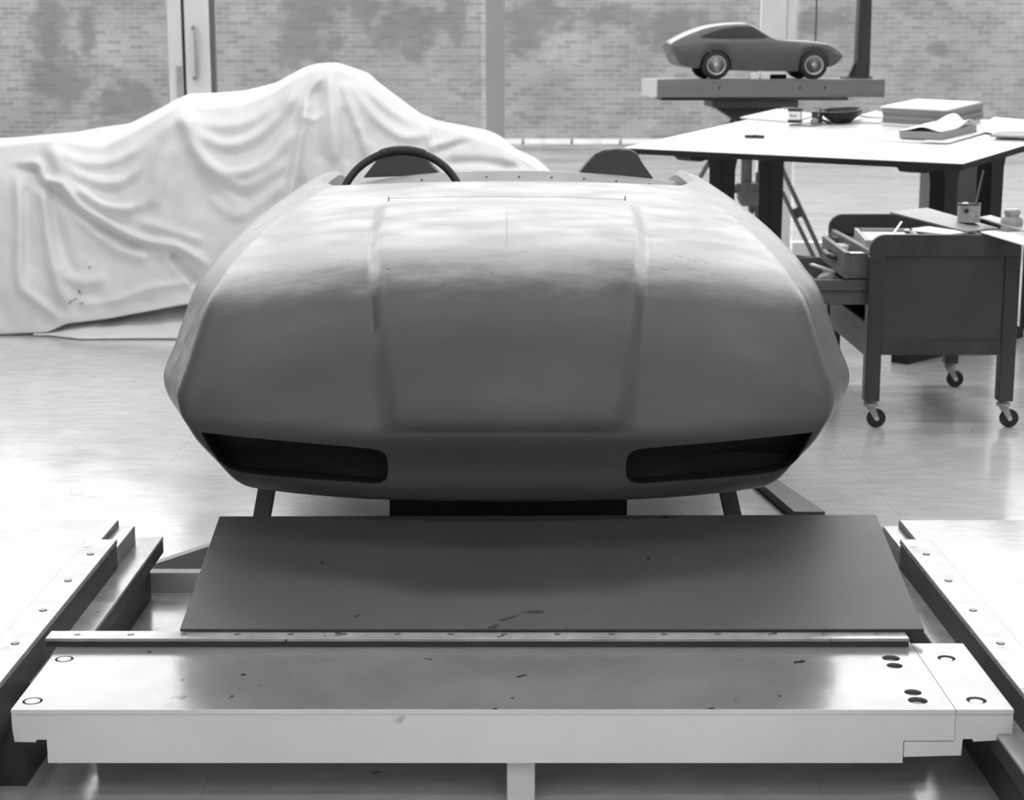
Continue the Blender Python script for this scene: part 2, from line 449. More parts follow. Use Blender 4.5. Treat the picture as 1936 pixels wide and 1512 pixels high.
def surf_hits(obj):
    dg = bpy.context.evaluated_depsgraph_get()
    bmm = bmesh.new(); bmm.from_mesh(obj.data); t = BVHTree.FromBMesh(bmm); bmm.free(); return t
tree = surf_hits(body)
CAM = Vector((0, 0, CAMZ))
def hit(px, py, off=0.0):
    d = (P(px, py, 1) - CAM).normalized()
    loc, nrm, idx, dist = tree.ray_cast(CAM - BO, d)
    if loc is None: return None
    if nrm.dot(d) > 0: nrm = -nrm
    return loc + BO + nrm * off
SLOT = [(380, 817), (450, 825), (520, 832), (600, 839), (660, 844), (700, 848), (716, 851), (727, 857), (732, 867), (734, 882), (733, 897), (729, 908), (720, 914), (705, 916), (640, 911), (560, 905), (490, 899), (455, 894), (432, 886), (412, 870), (396, 847)]
def densify(poly, step=14):
    out = []
    for a, b in zip(poly, poly[1:] + poly[:1]):
        n = max(1, int(math.dist(a, b) / step))
        out += [(a[0] + (b[0] - a[0]) * k / n, a[1] + (b[1] - a[1]) * k / n) for k in range(n)]
    return out
def mirror(poly): return [(1917 - x, y) for x, y in poly][::-1]
slots = []
for k, pl in enumerate((SLOT, mirror(SLOT))):
    pts = [hit(x, y) for x, y in densify(pl)]
    pts = [p for p in pts if p]
    slots.append(pts)
    c = MB(); n = len(pts)
    fr = [Vector((p.x, p.y - .06, p.z)) for p in pts]; bk = [Vector((p.x, p.y + .075, p.z)) for p in pts]
    c.add(fr + bk, [(i, (i + 1) % n, n + (i + 1) % n, n + i) for i in range(n)])
    cf = sum(fr, Vector()) / n; cb = sum(bk, Vector()) / n
    c.add(fr + [cf], [((i + 1) % n, i, n) for i in range(n)]); c.add(bk + [cb], [(i, (i + 1) % n, n) for i in range(n)])
    cut = c.build('cutter', 'black', smooth=0)
    md = body.modifiers.new('slot', 'BOOLEAN'); md.operation = 'DIFFERENCE'; md.object = cut; md.solver = 'EXACT'
    dg = bpy.context.evaluated_depsgraph_get(); dg.update()
    me = bpy.data.meshes.new_from_object(body.evaluated_get(dg), depsgraph=dg)
    body.modifiers.clear()
    if len(me.polygons) > .7 * len(body.data.polygons): body.data = me
    bpy.data.objects.remove(cut)
body.data.name = 'body'
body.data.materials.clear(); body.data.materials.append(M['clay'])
for p in body.data.polygons: p.use_smooth = True; p.material_index = 0
body.data.set_sharp_from_angle(angle=R(40))
for k, pts in enumerate(slots):
    n = len(pts); c0 = sum(pts, Vector()) / n
    def ins(p, q):
        v = Vector((p.x - c0.x, 0, p.z - c0.z)); return p - v.normalized() * .0012 + Vector((0, q, 0))
    fr = [ins(p, .010) for p in pts]; bk = [ins(p, .070) for p in pts]
    t = MB(); t.add(fr + bk, [(i, (i + 1) % n, n + (i + 1) % n, n + i) for i in range(n)])
    cb = sum(bk, Vector()) / n; t.add(bk + [cb], [(i, (i + 1) % n, n) for i in range(n)])
    gro = t.build('grille_opening', 'black', car, smooth=30, fix=False)
    gro['label'] = 'black recessed air intake slot'

def surf_line(pts, r, name, m, par, off=0.0, seg=6):
    q = [hit(x, y, off) for x, y in densify_open(pts)]
    q = [p for p in q if p]
    return MB().tube(q, r, seg).build(name, m, par)
def densify_open(pts, step=8):
    out = []
    for a, b in zip(pts, pts[1:]):
        n = max(1, int(math.dist(a, b) / step)); out += [(a[0] + (b[0] - a[0]) * k / n, a[1] + (b[1] - a[1]) * k / n) for k in range(n)]
    return out + [pts[-1]]
surf_line([(735, 380), (735, 373)], .0022, 'panel_gap', 'black', car)
surf_line([(1182, 379), (1182, 371), ], .0022, 'panel_gap', 'black', car)
surf_line([(735, 375), (850, 372), (960, 372), (1070, 373), (1182, 377)], .0006, 'panel_gap', 'grey_panel', car)
surf_line([(958, 395), (958, 470)], .0004, 'centre_line', 'black', car)
# rear bulkhead with rivets and the two headrest shapes, rear deck
def bz(x): return .998 - .05 * (x / .66) ** 2 - (.012 if x < -.3 else 0) * smooth01((-x - .3) / .3)
YBK = 6.25
xs = [-.66 + 1.32 * i / 24 for i in range(25)]
t = MB()
t.grid([[Vector((x, YBK + dy, bz(x) + dz)) for x in xs] for dy, dz in ((-.13, -.45), (-.13, -.085), (0, 0), (.02, 0), (.02, -.45))])
bh = t.build('bulkhead', 'bulkhead', car, smooth=0); bh['label'] = 'pale riveted bulkhead panel behind the cockpit'
for i in range(11):
    x = -.55 + i * .115; MB().lathe([(.0, .004), (.004, .003), (.0045, 0)], (x, YBK - .03, bz(x) - .0195), (0, -.55, .84), 8).build('rivet', 'grey_panel', bh)
t = MB(); t.grid([[Vector((x, y, bz(x) - .004 - .15 * smooth01((y - YBK) / 1.1))) for x in xs] for y in (YBK + .02, 6.6, 7.0, YEND - .01)])
dk = t.build('rear_deck', 'bulkhead', car)
md = dk.modifiers.new('th', 'SOLIDIFY'); md.thickness = .01; md.offset = -1
for (pl, lab) in (([(686, 333), (700, 318), (716, 298), (735, 288), (765, 284), (795, 287), (806, 297), (818, 314), (834, 327)], 'l'),
                  ([(1094, 325), (1110, 308), (1125, 291), (1140, 284), (1165, 281), (1192, 283), (1205, 290), (1215, 308), (1236, 335)], 'r')):
    pts = [PY(x, y, YBK + .012) for x, y in pl]
    pts[0].z -= .006; pts[-1].z -= .006
    MB().prism([(p.x, p.y, p.z) for p in pts], (0, .1, 0)).build('headrest', 'headrest', car, bevel=.006)
# door-top edge strips beside the cockpit
for sgn in (-1, 1):
    q = [body_point(len(PR) - 1, 1 + k * .06, sgn) + Vector((-sgn * .006, 0, .006)) for k in range(7)]
    MB().tube(q, .0045, 8).build('door_top_edge', 'steel_grey', car)
# steering wheel
wc = P(761, 388, 5.47); ax = Vector((0, -math.cos(R(24)), math.sin(R(24))))
u_ = Vector((1, 0, 0)); w_ = Vector((0, math.sin(R(24)), math.cos(R(24))))
Rw = .193
wcz = P(761, 285, 5.47) - w_ * Rw
ring = [wcz + (u_ * math.cos(a) + w_ * math.sin(a)) * Rw for a in [2 * math.pi * k / 72 for k in range(72)]]
sw = MB().tube(ring, .0125, 14, closed=True).build('steering_wheel', 'rubber', car)
arc = [wcz + (u_ * math.cos(a) + w_ * math.sin(a)) * (Rw + .001) for a in [R(68) + R(44) * k / 16 for k in range(17)]]
MB().tube(arc, [.0125] + [.0152] * 15 + [.0125], 14).build('grip', 'rubber', sw)
for a in (R(0), R(180), R(270)):
    MB().tube([wcz - w_ * .0 + ax * -.03, wcz + (u_ * math.cos(a) + w_ * math.sin(a)) * Rw], .008, 8).build('spoke', 'chrome', sw)
MB().lathe([(.0, .02), (.03, .015), (.035, -.03), (.02, -.05), (.0, -.05)], wcz + ax * -.02, ax, 24).build('hub', 'rubber', sw)
MB().tube([wcz - ax * .05, wcz - ax * .2 + Vector((0, -.05, -.05))], .018, 10).build('column', 'steel_dark', sw)

# supports under the body
for (xt, xb, lab) in ((508, 494, 'dark steel post under the left end of the car nose'), (1370, 1388, 'dark steel post under the right end of the car nose')):
    a = P(xt, 905, 4.55); b = P(xb, 985, 4.55); dirn = (b - a); b2 = a + dirn * (a.z / (a.z - b.z))
    t = MB(); w = .022
    for p_, s_ in ((a, 1), (b2, 1)): pass
    t.prism([(b2.x - w, b2.y - w, 0), (b2.x + w, b2.y - w, 0), (b2.x + w, b2.y + w, 0), (b2.x - w, b2.y + w, 0)], (a.x - b2.x, a.y - b2.y, a.z))
    tag(t.build('support_post', 'steel_grey', bevel=.002), lab, 'support', 'posts under the clay car')

# ------------------------------------------------------------------ modelling plates and cross beam in the foreground
HP, HS = .222, .232           # plate top, raised strip top
def plate(sgn, lab):
    X = lambda x: sgn * x
    pl = thing('surface_plate', lab, 'surface plate', (sgn * 1.6, 3.4, 0), 'surface plates either side of the car')
    def bx(t, x0, x1, y0, y1, z0, z1):
        return t.box(min(X(x0), X(x1)), max(X(x0), X(x1)), y0, y1, z0, z1)
    e = EDGE[sgn]
    bx(MB(), e + .045, 3.2, 1.9, 4.37, HP - .09, HP).build('plate', 'plate', pl, bevel=.003)
    s = bx(MB(), e, e + .075, 1.9, 4.15, HS - .012, HS).build('edge_strip', 'plate_strip', pl, bevel=.0015)
    bx(MB(), e + .002, e + .09, 1.9, 4.15, .12, HS - .0122).build('edge_face', 'plate_side', pl)  # dark steel, with the face's shading put into its colour too
    for k in range(9):
        MB().lathe([(0, .0022), (.008, .002), (.009, 0)], (X(e + .035), 2.3 + k * .215, HS), (0, 0, 1), 12).build('screw', 'screw', s)
    bx(MB(), e + .004, e + .046, 4.15, 4.37, .12, HP - .016).build('edge_filler', 'plate_strip', pl, bevel=.002)
    y0 = 3.10 if sgn < 0 else 1.9
    yl = y0 + (.25 if sgn < 0 else 0)
    lg_ = bx(MB(), LEDGE[sgn], e + .07, yl, 4.44, .150, .158).build('ledge', 'plate_strip', pl, bevel=.002)
    bx(MB(), LEDGE[sgn] + .001, e + .07, yl + .001, 4.439, .115, .1499).build('ledge_side', 'plate_side', lg_)
    bx(MB(), LEDGE[sgn] + .03, e + .10, y0 + .1, 4.40, .0, .115).build('ledge_web', 'plate_side', pl)
    bx(MB(), e + .10, 3.1, 2.0, 4.3, 0, HP - .09).build('base', 'plate_side', pl)
    return pl
EDGE = {-1: .972, 1: .955}; LEDGE = {-1: .918, 1: .905}
plate(-1, 'pale steel surface plate with a screwed edge strip, left of the dark sloping board')
plate(1, 'pale steel surface plate with a screwed edge strip, right of the dark sloping board')

BY0, BY1, BZ = 3.076, 3.46, .2
beam = thing('cross_beam', 'long pale grey beam with a flat top and notched ends across the foreground', 'beam', (0, 3.25, 0))
xa, xb_ = P(27, 1350, 3.26).x, P(1718, 1350, 3.26).x
def fz(py): return PY(968, py, BY0).z
def fx_(px): return P(px, 1390, 3.27).x
xs_seam = .826
prof = [(fx_(27), BZ), (xs_seam, BZ), (xs_seam, fz(1400)), (fx_(1706), fz(1400)), (fx_(1706), fz(1442)), (fx_(91), fz(1442)), (fx_(91), fz(1398)), (fx_(71), fz(1398)), (fx_(70), fz(1403)), (fx_(30), fz(1402)), (fx_(27), fz(1374))]
bb = MB().prism([(x, BY0, z) for x, z in prof], (0, BY1 - BY0, 0)).build('beam_body', 'grey_paint', beam, smooth=0)
prof2 = [(xs_seam + .001, BZ), (.934, BZ), (.934, fz(1398)), (fx_(1838), fz(1402)), (fx_(1837), fz(1397)), (fx_(1818), fz(1397)), (fx_(1816), fz(1428)), (fx_(1708), fz(1431)), (fx_(1708), fz(1402)), (xs_seam + .001, fz(1402))]
eb = MB().prism([(x, BY0 + .001, z) for x, z in prof2], (0, BY1 - BY0 - .012, 0)).build('end_block', 'grey_paint', beam, smooth=0)
# top sheets of the beam (glossy plate) with holes
def top_sheet(x0, x1, y0, y1, holes, name, par):
    o = MB().box(x0, x1, y0, y1, BZ, BZ + .006).build(name, 'plate', par, smooth=0)
    return o
ts = top_sheet(fx_(27), xs_seam - .0006, BY0, BY1, [], 'top_plate', beam)
ts2 = top_sheet(xs_seam + .0006, .934, BY0, BY1 - .011, [], 'end_top_plate', beam)
def cut_holes(ob, holes, depth=.03):
    for (px, py, r) in holes:
        p = PZ(px, py, BZ + .006)
        c = MB().lathe([(r, -.05), (r, .03)], (p.x, p.y, BZ), (0, 0, 1), 28).build('cutter', 'black', smooth=0)
        md = ob.modifiers.new('hole', 'BOOLEAN'); md.object = c; md.operation = 'DIFFERENCE'; md.solver = 'EXACT'
        dg = bpy.context.evaluated_depsgraph_get(); dg.update()
        me = bpy.data.meshes.new_from_object(ob.evaluated_get(dg), depsgraph=dg); ob.modifiers.clear(); ob.data = me
        bpy.data.objects.remove(c)
HL = [(1684.5, 1244, .0180), (1691.5, 1258, .0160), (1726, 1308.5, .0165), (1735, 1324, .0185)]
HR = [(1789.5, 1244, .0180), (1846, 1323.5, .0190)]
RL = [(121.5, 1245.5, .0185), (61.5, 1325, .0190)]
cut_holes(ts, HL + RL); cut_holes(ts2, HR)
def plug(px, py, r, h, m, par, rp=.8):
    p = PZ(px, py, BZ + .006)
    MB().lathe([(0, h), (r * rp, h), (r * rp, 0)], (p.x, p.y, BZ), (0, 0, 1), 28).build('hole_plug', m, par)
for px, py, r in HL[:1] + HL[3:]: plug(px, py + 1, r, .0012, 'plate_side', bb, .55)
for px, py, r in HL: plug(px, py, r, .0006, 'black', bb, 1.02)
for px, py, r in RL: plug(px, py, r, .0006, 'black', bb, 1.02); plug(px, py, r, .0062, 'plate_strip', bb, .74)
for px, py, r in HR: plug(px, py, r, .0006, 'steel_dark', eb, 1.02); plug(px, py, r, .0036, 'plate_strip', eb, .66)
# the strip on the beam's far edge
sx0, sx1 = PZ(86, 1210, .22).x, PZ(1723, 1216, .22).x
sp = MB().box(sx0, sx1, 3.425, 3.475, BZ + .0175, BZ + .0245).build('back_strip', 'plate_strip', beam, bevel=.0012)
MB().box(sx0 + .001, sx1 - .001, 3.427, 3.474, BZ + .0065, BZ + .0174).build('strip_shade', 'steel_dark', beam)  # dark layer paints in the shade on the strip's front face
for k in range(16):
    MB().lathe([(0, .0015), (.006, .0012), (.007, 0)], (sx0 + .06 + k * (sx1 - sx0 - .12) / 15, 3.452, BZ + .0245), (0, 0, 1), 10).build('screw', 'screw', sp)
fxa, fxb = fx_(958), fx_(1012)
MB().prism([(fxa, BY0 + .03, 0), (fxb, BY0 + .03, 0), (fxb, BY0 + .03, fz(1444) + .01), (fxa, BY0 + .03, fz(1444) + .01)], (0, .07, 0)).build('foot', 'grey_paint', beam, bevel=.003)
MB().box(-.86, .86, BY1 - .06, BY1 - .03, 0, .102).build('rear_light_blocker', 'grey_paint', beam)  # unseen plate added under the beam to block window reflections
MB().box(xs_seam + .0006, .934, BY0 - .0012, BY0 - .0001, BZ - .002, BZ + .0062).build('edge_highlight', 'grey_paint', beam, smooth=0)
MB().box(fx_(27), xs_seam - .0006, BY0 - .0015, BY0 - .0001, BZ - .002, BZ + .0062).build('edge_highlight', 'grey_paint', beam, smooth=0)  # pale strip stands in for the highlight along the beam's top edge
# dark hardboard resting on the strip and sloping up towards the car
bf = [PZ(341, 1208, .227), PZ(1746, 1210, .227)]
f0, f1 = P(341, 1209, 3.63), P(1746, 1212, 3.63)
b0, b1 = P(415, 980, 4.11), P(1656, 977, 4.11)
f0.z = f1.z = .2262
nrm = (f1 - f0).cross(b0 - f0).normalized() * .006
if nrm.z < 0: nrm = -nrm
hb = tag(MB().prism([f0, f1, b1, b0], nrm).build('hardboard_sheet', 'hardboard', bevel=.001), 'large dark hardboard sheet sloping up from the beam to the car nose', 'board')
def on_board(px, py):
    d = P(px, py, 1) - CAM; nn = nrm.normalized(); o = f0 + nrm + nn * .0004
    return CAM + d * ((o - CAM).dot(nn) / d.dot(nn))
for pl in ([(985, 1157), (1010, 1153), (1031, 1155), (1024, 1159), (1000, 1160)], [(920, 1187), (932, 1181), (946, 1180), (936, 1187)], [(940, 1172), (962, 1166), (984, 1161), (975, 1166), (950, 1174)], [(668, 1166), (678, 1160), (681, 1162), (673, 1168)], [(632, 1196), (642, 1194), (648, 1197), (638, 1199)]):
    MB().prism([on_board(*q) for q in pl], nrm.normalized() * .0003).build('scuff_mark', 'black', hb, smooth=0)
# floor timbers: crossbar left, diagonal braces, prop under the board
tag(MB().box(-.975, -.30, 4.45, 4.49, 0, .055).build('floor_timber', 'light_wood', bevel=.002), 'pale timber lying crosswise on the floor beside the left end of the dark board', 'timber')
t = MB(); t.prism([(-.965, 4.53, 0), (-.70, 4.91, 0), (-.70, 4.91, .057), (-.965, 4.53, .055)], (-.02, .015, 0))
tag(t.build('brace_board', 'light_wood', bevel=.001), 'grey board on edge running diagonally behind the pale crosswise timber', 'board')
t = MB(); q = [PZ(1420, 915, 0), PZ(1448, 908, 0), PZ(1560, 985, 0), PZ(1500, 985, 0)]
t.prism(q, (0, 0, .03)); tag(t.build('steel_bar', 'steel_dark', bevel=.002), 'flat dark steel bar lying on the floor right of the car nose', 'bar')
tag(MB().box(-.33, .31, 4.55, 6.6, 0, .355).build('shade_block', 'black', bevel=.003), 'black block standing in for the deep shade under the middle of the clay car nose', 'support')  # solid black put in where the space under the car is only shaded

# ------------------------------------------------------------------ dust sheet over a second car at the back
Z1 = 2.2914                     # strokes below were read off an enlargement of the picture's left part
def z1(l): return [(x / Z1, y / Z1) for x, y in l]
def z2(l): return [(560 + x / 2.766, y / 2.766) for x, y in l]
SIL = [(-340, 300), (-120, 266), (26, 260), (148, 249), (190, 241), (244, 234), (306, 203), (332, 188), (358, 177), (415, 175), (463, 171), (520, 157), (576, 127), (595, 121), (611, 119), (637, 118), (664, 127), (699, 139), (712, 153), (744, 177), (777, 202), (799, 217), (827, 228), (885, 239), (921, 246), (943, 255), (961, 269), (972, 280), (1012, 298), (1034, 315), (1045, 331)]
SHO = [(-340, 315), (26, 274), (100, 266), (150, 272), (197, 276), (262, 246), (336, 203), (393, 204), (459, 200), (515, 177), (568, 143), (600, 132), (640, 132), (700, 158), (760, 206), (800, 232), (885, 256), (943, 276), (1000, 310), (1045, 338)]
HEM = [(-340, 640), (26, 631), (90, 628), (125, 612), (200, 603), (260, 592), (350, 575), (450, 572), (600, 590), (1045, 600)]
STROKES = [  # polyline, height (m, + bulges towards the viewer), half width (px)
    (z1([(770, 458), (850, 520), (950, 545), (1080, 525), (1200, 440), (1310, 315)]), .030, 13),
    (z1([(775, 470), (840, 560), (960, 625), (1080, 605), (1200, 510), (1300, 380)]), .034, 13),
    (z1([(780, 480), (850, 640), (960, 735), (1060, 742), (1180, 680), (1280, 540)]), .030, 15),
    (z1([(880, 700), (1000, 790), (1100, 795), (1250, 700)]), .022, 12),
    (z1([(900, 850), (1020, 930), (1130, 880), (1240, 790)]), .018, 12),
    (z1([(770, 455), (690, 490), (600, 545), (480, 622), (400, 632), (300, 605), (205, 585)]), .030, 9),
    (z1([(205, 600), (300, 680), (400, 705), (520, 685), (640, 610), (760, 470)]), .032, 12),
    (z1([(205, 600), (260, 700), (380, 775), (520, 785), (620, 700), (765, 480)]), .030, 12),
    (z1([(205, 605), (230, 700), (330, 820), (480, 900), (590, 905)]), .028, 13),
    (z1([(330, 800), (420, 880), (520, 900), (640, 880)]), .018, 10),
    (z1([(770, 460), (735, 600), (690, 760), (650, 900)]), .020, 16),
    (z1([(770, 465), (840, 640), (940, 800), (1050, 920)]), .016, 14),
    (z1([(60, 707), (140, 707), (168, 715), (185, 765), (215, 785), (265, 797), (330, 880), (450, 960), (560, 1020), (650, 1048), (760, 1065), (850, 1115), (910, 1165)]), .046, 9),
    (z1([(60, 735), (150, 735), (175, 800), (250, 840), (320, 905), (440, 985), (560, 1045), (660, 1075)]), -.030, 9),
    (z1([(180, 770), (195, 900), (210, 1040), (240, 1200), (290, 1330)]), .030, 10),
    (z1([(215, 830), (240, 960), (280, 1100), (330, 1200)]), -.022, 12),
    (z1([(75, 760), (85, 950), (80, 1150), (95, 1240), (160, 1300), (260, 1375)]), .026, 10),
    (z1([(110, 800), (120, 1000), (125, 1180)]), -.018, 10),
    (z1([(320, 900), (400, 990), (520, 1085), (650, 1120)]), .020, 12),
    (z1([(740, 1095), (790, 1165), (860, 1230)]), -.040, 9),
    (z1([(700, 1090), (760, 1150), (830, 1230)]), .022, 9),
    (z1([(600, 960), (760, 1005), (880, 1045)]), .020, 9),
    (z1([(230, 1150), (340, 1220), (470, 1200)]), .018, 12),
    (z1([(330, 1320), (500, 1300), (680, 1240), (830, 1230)]), .012, 8),
    (z1([(1335, 420), (1300, 620), (1280, 720), (1250, 860), (1200, 960)]), .045, 9),
    (z1([(1405, 330), (1345, 430), (1325, 540), (1310, 700), (1302, 840)]), -.036, 7),
    (z1([(1310, 500), (1355, 520), (1400, 495)]), .018, 6),
    (z2([(170, 370), (185, 600), (200, 850)]), .030, 10), (z2([(240, 420), (300, 600), (390, 790)]), .026, 10),
    (z2([(280, 420), (400, 600), (560, 715), (690, 690)]), .024, 10), (z2([(320, 420), (480, 560), (640, 660)]), .022, 9),
    (z2([(150, 380), (70, 500), (45, 700), (25, 960)]), .034, 9), (z2([(120, 450), (110, 640), (120, 850)]), -.022, 9),
    (z2([(250, 560), (260, 700), (270, 860)]), -.018, 9), (z2([(330, 640), (350, 760), (400, 840)]), .018, 8),
    (z2([(580, 560), (650, 640), (695, 720), (712, 800)]), .035, 6), (z2([(600, 570), (690, 650), (725, 760)]), -.030, 6),
    (z2([(720, 765), (800, 740), (870, 705), (950, 720)]), .022, 9), (z2([(720, 790), (830, 760), (900, 735)]), -.018, 7),
    (z2([(790, 850), (900, 845), (1000, 850), (1180, 880)]), -.03, 8), (z2([(1115, 740), (1140, 800), (1190, 850), (1250, 890)]), -.035, 6),
    (z2([(1135, 770), (1190, 810), (1260, 890)]), .03, 6), (z2([(1000, 690), (1060, 760), (1120, 860)]), .016, 9),
]
def seg_dist(px, py, poly):
    best = 1e9; tt = 0; acc = 0; tot = sum(math.dist(a, b) for a, b in zip(poly, poly[1:]))
    for a, b in zip(poly, poly[1:]):
        dx, dy = b[0] - a[0], b[1] - a[1]; l2 = dx * dx + dy * dy
        u = max(0, min(1, ((px - a[0]) * dx + (py - a[1]) * dy) / l2)); L_ = math.sqrt(l2)
        d = math.hypot(px - a[0] - u * dx, py - a[1] - u * dy)
        if d < best: best = d; tt = (acc + u * L_) / tot
        acc += L_
    return best, tt
SB = [(p, a, w, min(x for x, y in p) - 3 * w, max(x for x, y in p) + 3 * w, min(y for x, y in p) - 3 * w, max(y for x, y in p) + 3 * w) for p, a, w in STROKES]
SB2 = []
for p, a, w, *_ in SB:
    q = [tuple(crom(p, k / 24 * (len(p) - 1))) for k in range(25)]
    SB2.append((q, a, w, min(x for x, y in q) - 3 * w, max(x for x, y in q) + 3 * w, min(y for x, y in q) - 3 * w, max(y for x, y in q) + 3 * w))
def folds(px, py):
    d = 0
    for p, a, w, xa, xb, ya, yb in SB2:
        if xa < px < xb and ya < py < yb:
            ds, t = seg_dist(px, py, p)
            if ds < 3 * w:
                d += 1.25 * a * math.exp(-(ds / w) ** 2) * smooth01(min(t, 1 - t) * 7 + .25)
    return d
def lerps(pts, x):
    """smoothed outline"""
    return sum(lerpx(pts, x + k * 5) for k in (-1, 0, 1)) / 3
rows = []
pxs = [-340 + 20 * i for i in range(17)] + [-2 + 5.0 * i for i in range(210)]
NV, NT = 92, 16
for px in pxs:
    sil, sho, hem = lerps(SIL, px), lerps(SHO, px), lerps(HEM, px)
    sho = max(sho, sil + 5)
    col = []
    for k in range(NV + 1):                              # hem up to the shoulder
        t = k / NV; py = hem + (sho - hem) * t
        Y = 8.78 + .16 * t + .16 * t ** 6
        w = noise.noise(Vector((px * .012, py * .012, 3))) * .022 + noise.noise(Vector((px * .035, py * .03, 9))) * .009
        Y -= (folds(px, py) + w) * smooth01(min(1, (1.04 - t) * 8)) * smooth01(t * 14 + .3)
        col.append(PY(px, py, Y))
    for k in range(1, NT + 1):                           # shoulder to the skyline
        t = k / NT; py = sho + (sil - sho) * math.sin(t * math.pi / 2)
        col.append(PY(px, py, 9.10 + .62 * t))
    top = col[-1]
    for k in range(1, 13):                               # over the far side and down to the floor
        t = k / 12; a_ = t * math.pi / 2
        col.append(Vector((top.x, top.y + .15 + .55 * math.sin(a_) if k > 1 else top.y + .1, max(.01, top.z * (1 - t ** 1.6)))))
    rows.append(col)
# close the tail end down to the floor
tail = rows[-1]
end = []
for v in tail:
    end.append(Vector((v.x + .05 + .10 * (1 - v.z), v.y, max(.01, v.z - .25))))
end2 = [Vector((v.x + .18, v.y, max(.008, .01))) for v in tail]
rows += [end, end2]
sheet = MB().grid(rows).build('dust_sheet', 'cloth', smooth=180)
md = sheet.modifiers.new('th', 'SOLIDIFY'); md.thickness = .004
def stained_cloth(loc):
    m = M['cloth'].copy(); m.name = 'cloth_stained'; nt = m.node_tree; b = nt.nodes['Principled BSDF']
    old = b.inputs['Base Color'].links[0].from_socket
    q = PY(142, 566, 8.76) - loc
    tcn = N(nt, 'ShaderNodeTexCoord'); sepn = N(nt, 'ShaderNodeSeparateXYZ'); nt.links.new(tcn.outputs['Object'], sepn.inputs[0])
    dx = math_(nt, 'DIVIDE', math_(nt, 'SUBTRACT', sepn.outputs[0], q.x), .075); dz = math_(nt, 'DIVIDE', math_(nt, 'SUBTRACT', sepn.outputs[2], q.z), .065)
    rr = math_(nt, 'ADD', math_(nt, 'MULTIPLY', dx, dx), math_(nt, 'MULTIPLY', dz, dz))
    inside = math_(nt, 'SUBTRACT', 1.3, rr, clamp=True)
    sm = ramp(nt, math_(nt, 'MULTIPLY', inside, nz(nt, tcn.outputs['Object'], 26, 2)), [(.50, 0), (.58, .75)])
    nt.links.new(mixc(nt, sm, old, g(.16)), b.inputs['Base Color']); return m
sheet.data.materials.clear(); sheet.data.materials.append(stained_cloth(sheet.location))
tag(sheet, 'large pale cotton dust sheet draped in folds over a parked car, left background', 'dust sheet')
rows = []
for i in range(90):
    px = 62 + i * 4.5; col = []
    hem = lerps(HEM, px) - 26
    for k in range(15):
        t = k / 14; py = lerpx([(62, 634), (90, 634), (150, 641), (260, 640), (600, 640)], px)
        b = PZ(px, py, .006); a = PY(px, hem, 8.99)
        v = b.lerp(a, t) if k else b
        w = noise.noise(Vector((px * .03, t * 2.0, 1))) * .035 + noise.noise(Vector((px * .09, t * 4, 5))) * .012
        v = Vector((v.x, v.y + .10 * math.sin(t * math.pi) * .6 + w * math.sin(t * math.pi), v.z)); col.append(v)
    rows.append(col)
low = MB().grid(rows).build('dust_sheet', 'cloth', smooth=180)
md = low.modifiers.new('th', 'SOLIDIFY'); md.thickness = .003
tag(low, 'rumpled edge of a second pale cloth on the floor under the big dust sheet', 'dust sheet')

# ------------------------------------------------------------------ drafting table
U = Vector((.703, -.708, 0)).normalized(); Wd = Vector((.708, .703, 0)).normalized(); SL = .11
TA = PZ(1180, 279, .95); TB = PZ(1820, 309, .95)
U = (TB - TA).normalized(); Wd = Vector((-U.y, U.x, 0)); LEN = (TB - TA).length; DEP = 1.25
Wt = (Wd + Vector((0, 0, SL))).normalized(); NT_ = U.cross(Wt).normalized()
if NT_.z < 0: NT_ = -NT_
def TP(a, b, h=0): return TA + U * a + Wt * b + NT_ * h
def on_table(px, py, h=0):
    """where the sight line of a pixel meets the table top"""
    d = P(px, py, 1) - CAM; o = TA + NT_ * h
    t = (o - CAM).dot(NT_) / d.dot(NT_); return CAM + d * t
tab = thing('drafting_table', 'large white-topped drafting table on dark wooden trestles behind the tool cart', 'table', (*(TP(LEN / 2, DEP / 2).to_2d()), 0))
MB().prism([TP(0, 0, -.004), TP(LEN, 0, -.004), TP(LEN, DEP, -.004), TP(0, DEP, -.004)], NT_ * .004).build('table_top', 'table_white', tab, smooth=0)
MB().prism([TP(0, 0, -.03), TP(LEN, 0, -.03), TP(LEN, DEP, -.03), TP(0, DEP, -.03)], NT_ * .0255).build('top_edge', 'table_wood', tab, smooth=0)
q0 = PZ(1700, 687, 0); q0 = Vector((q0.x, q0.y, 0))
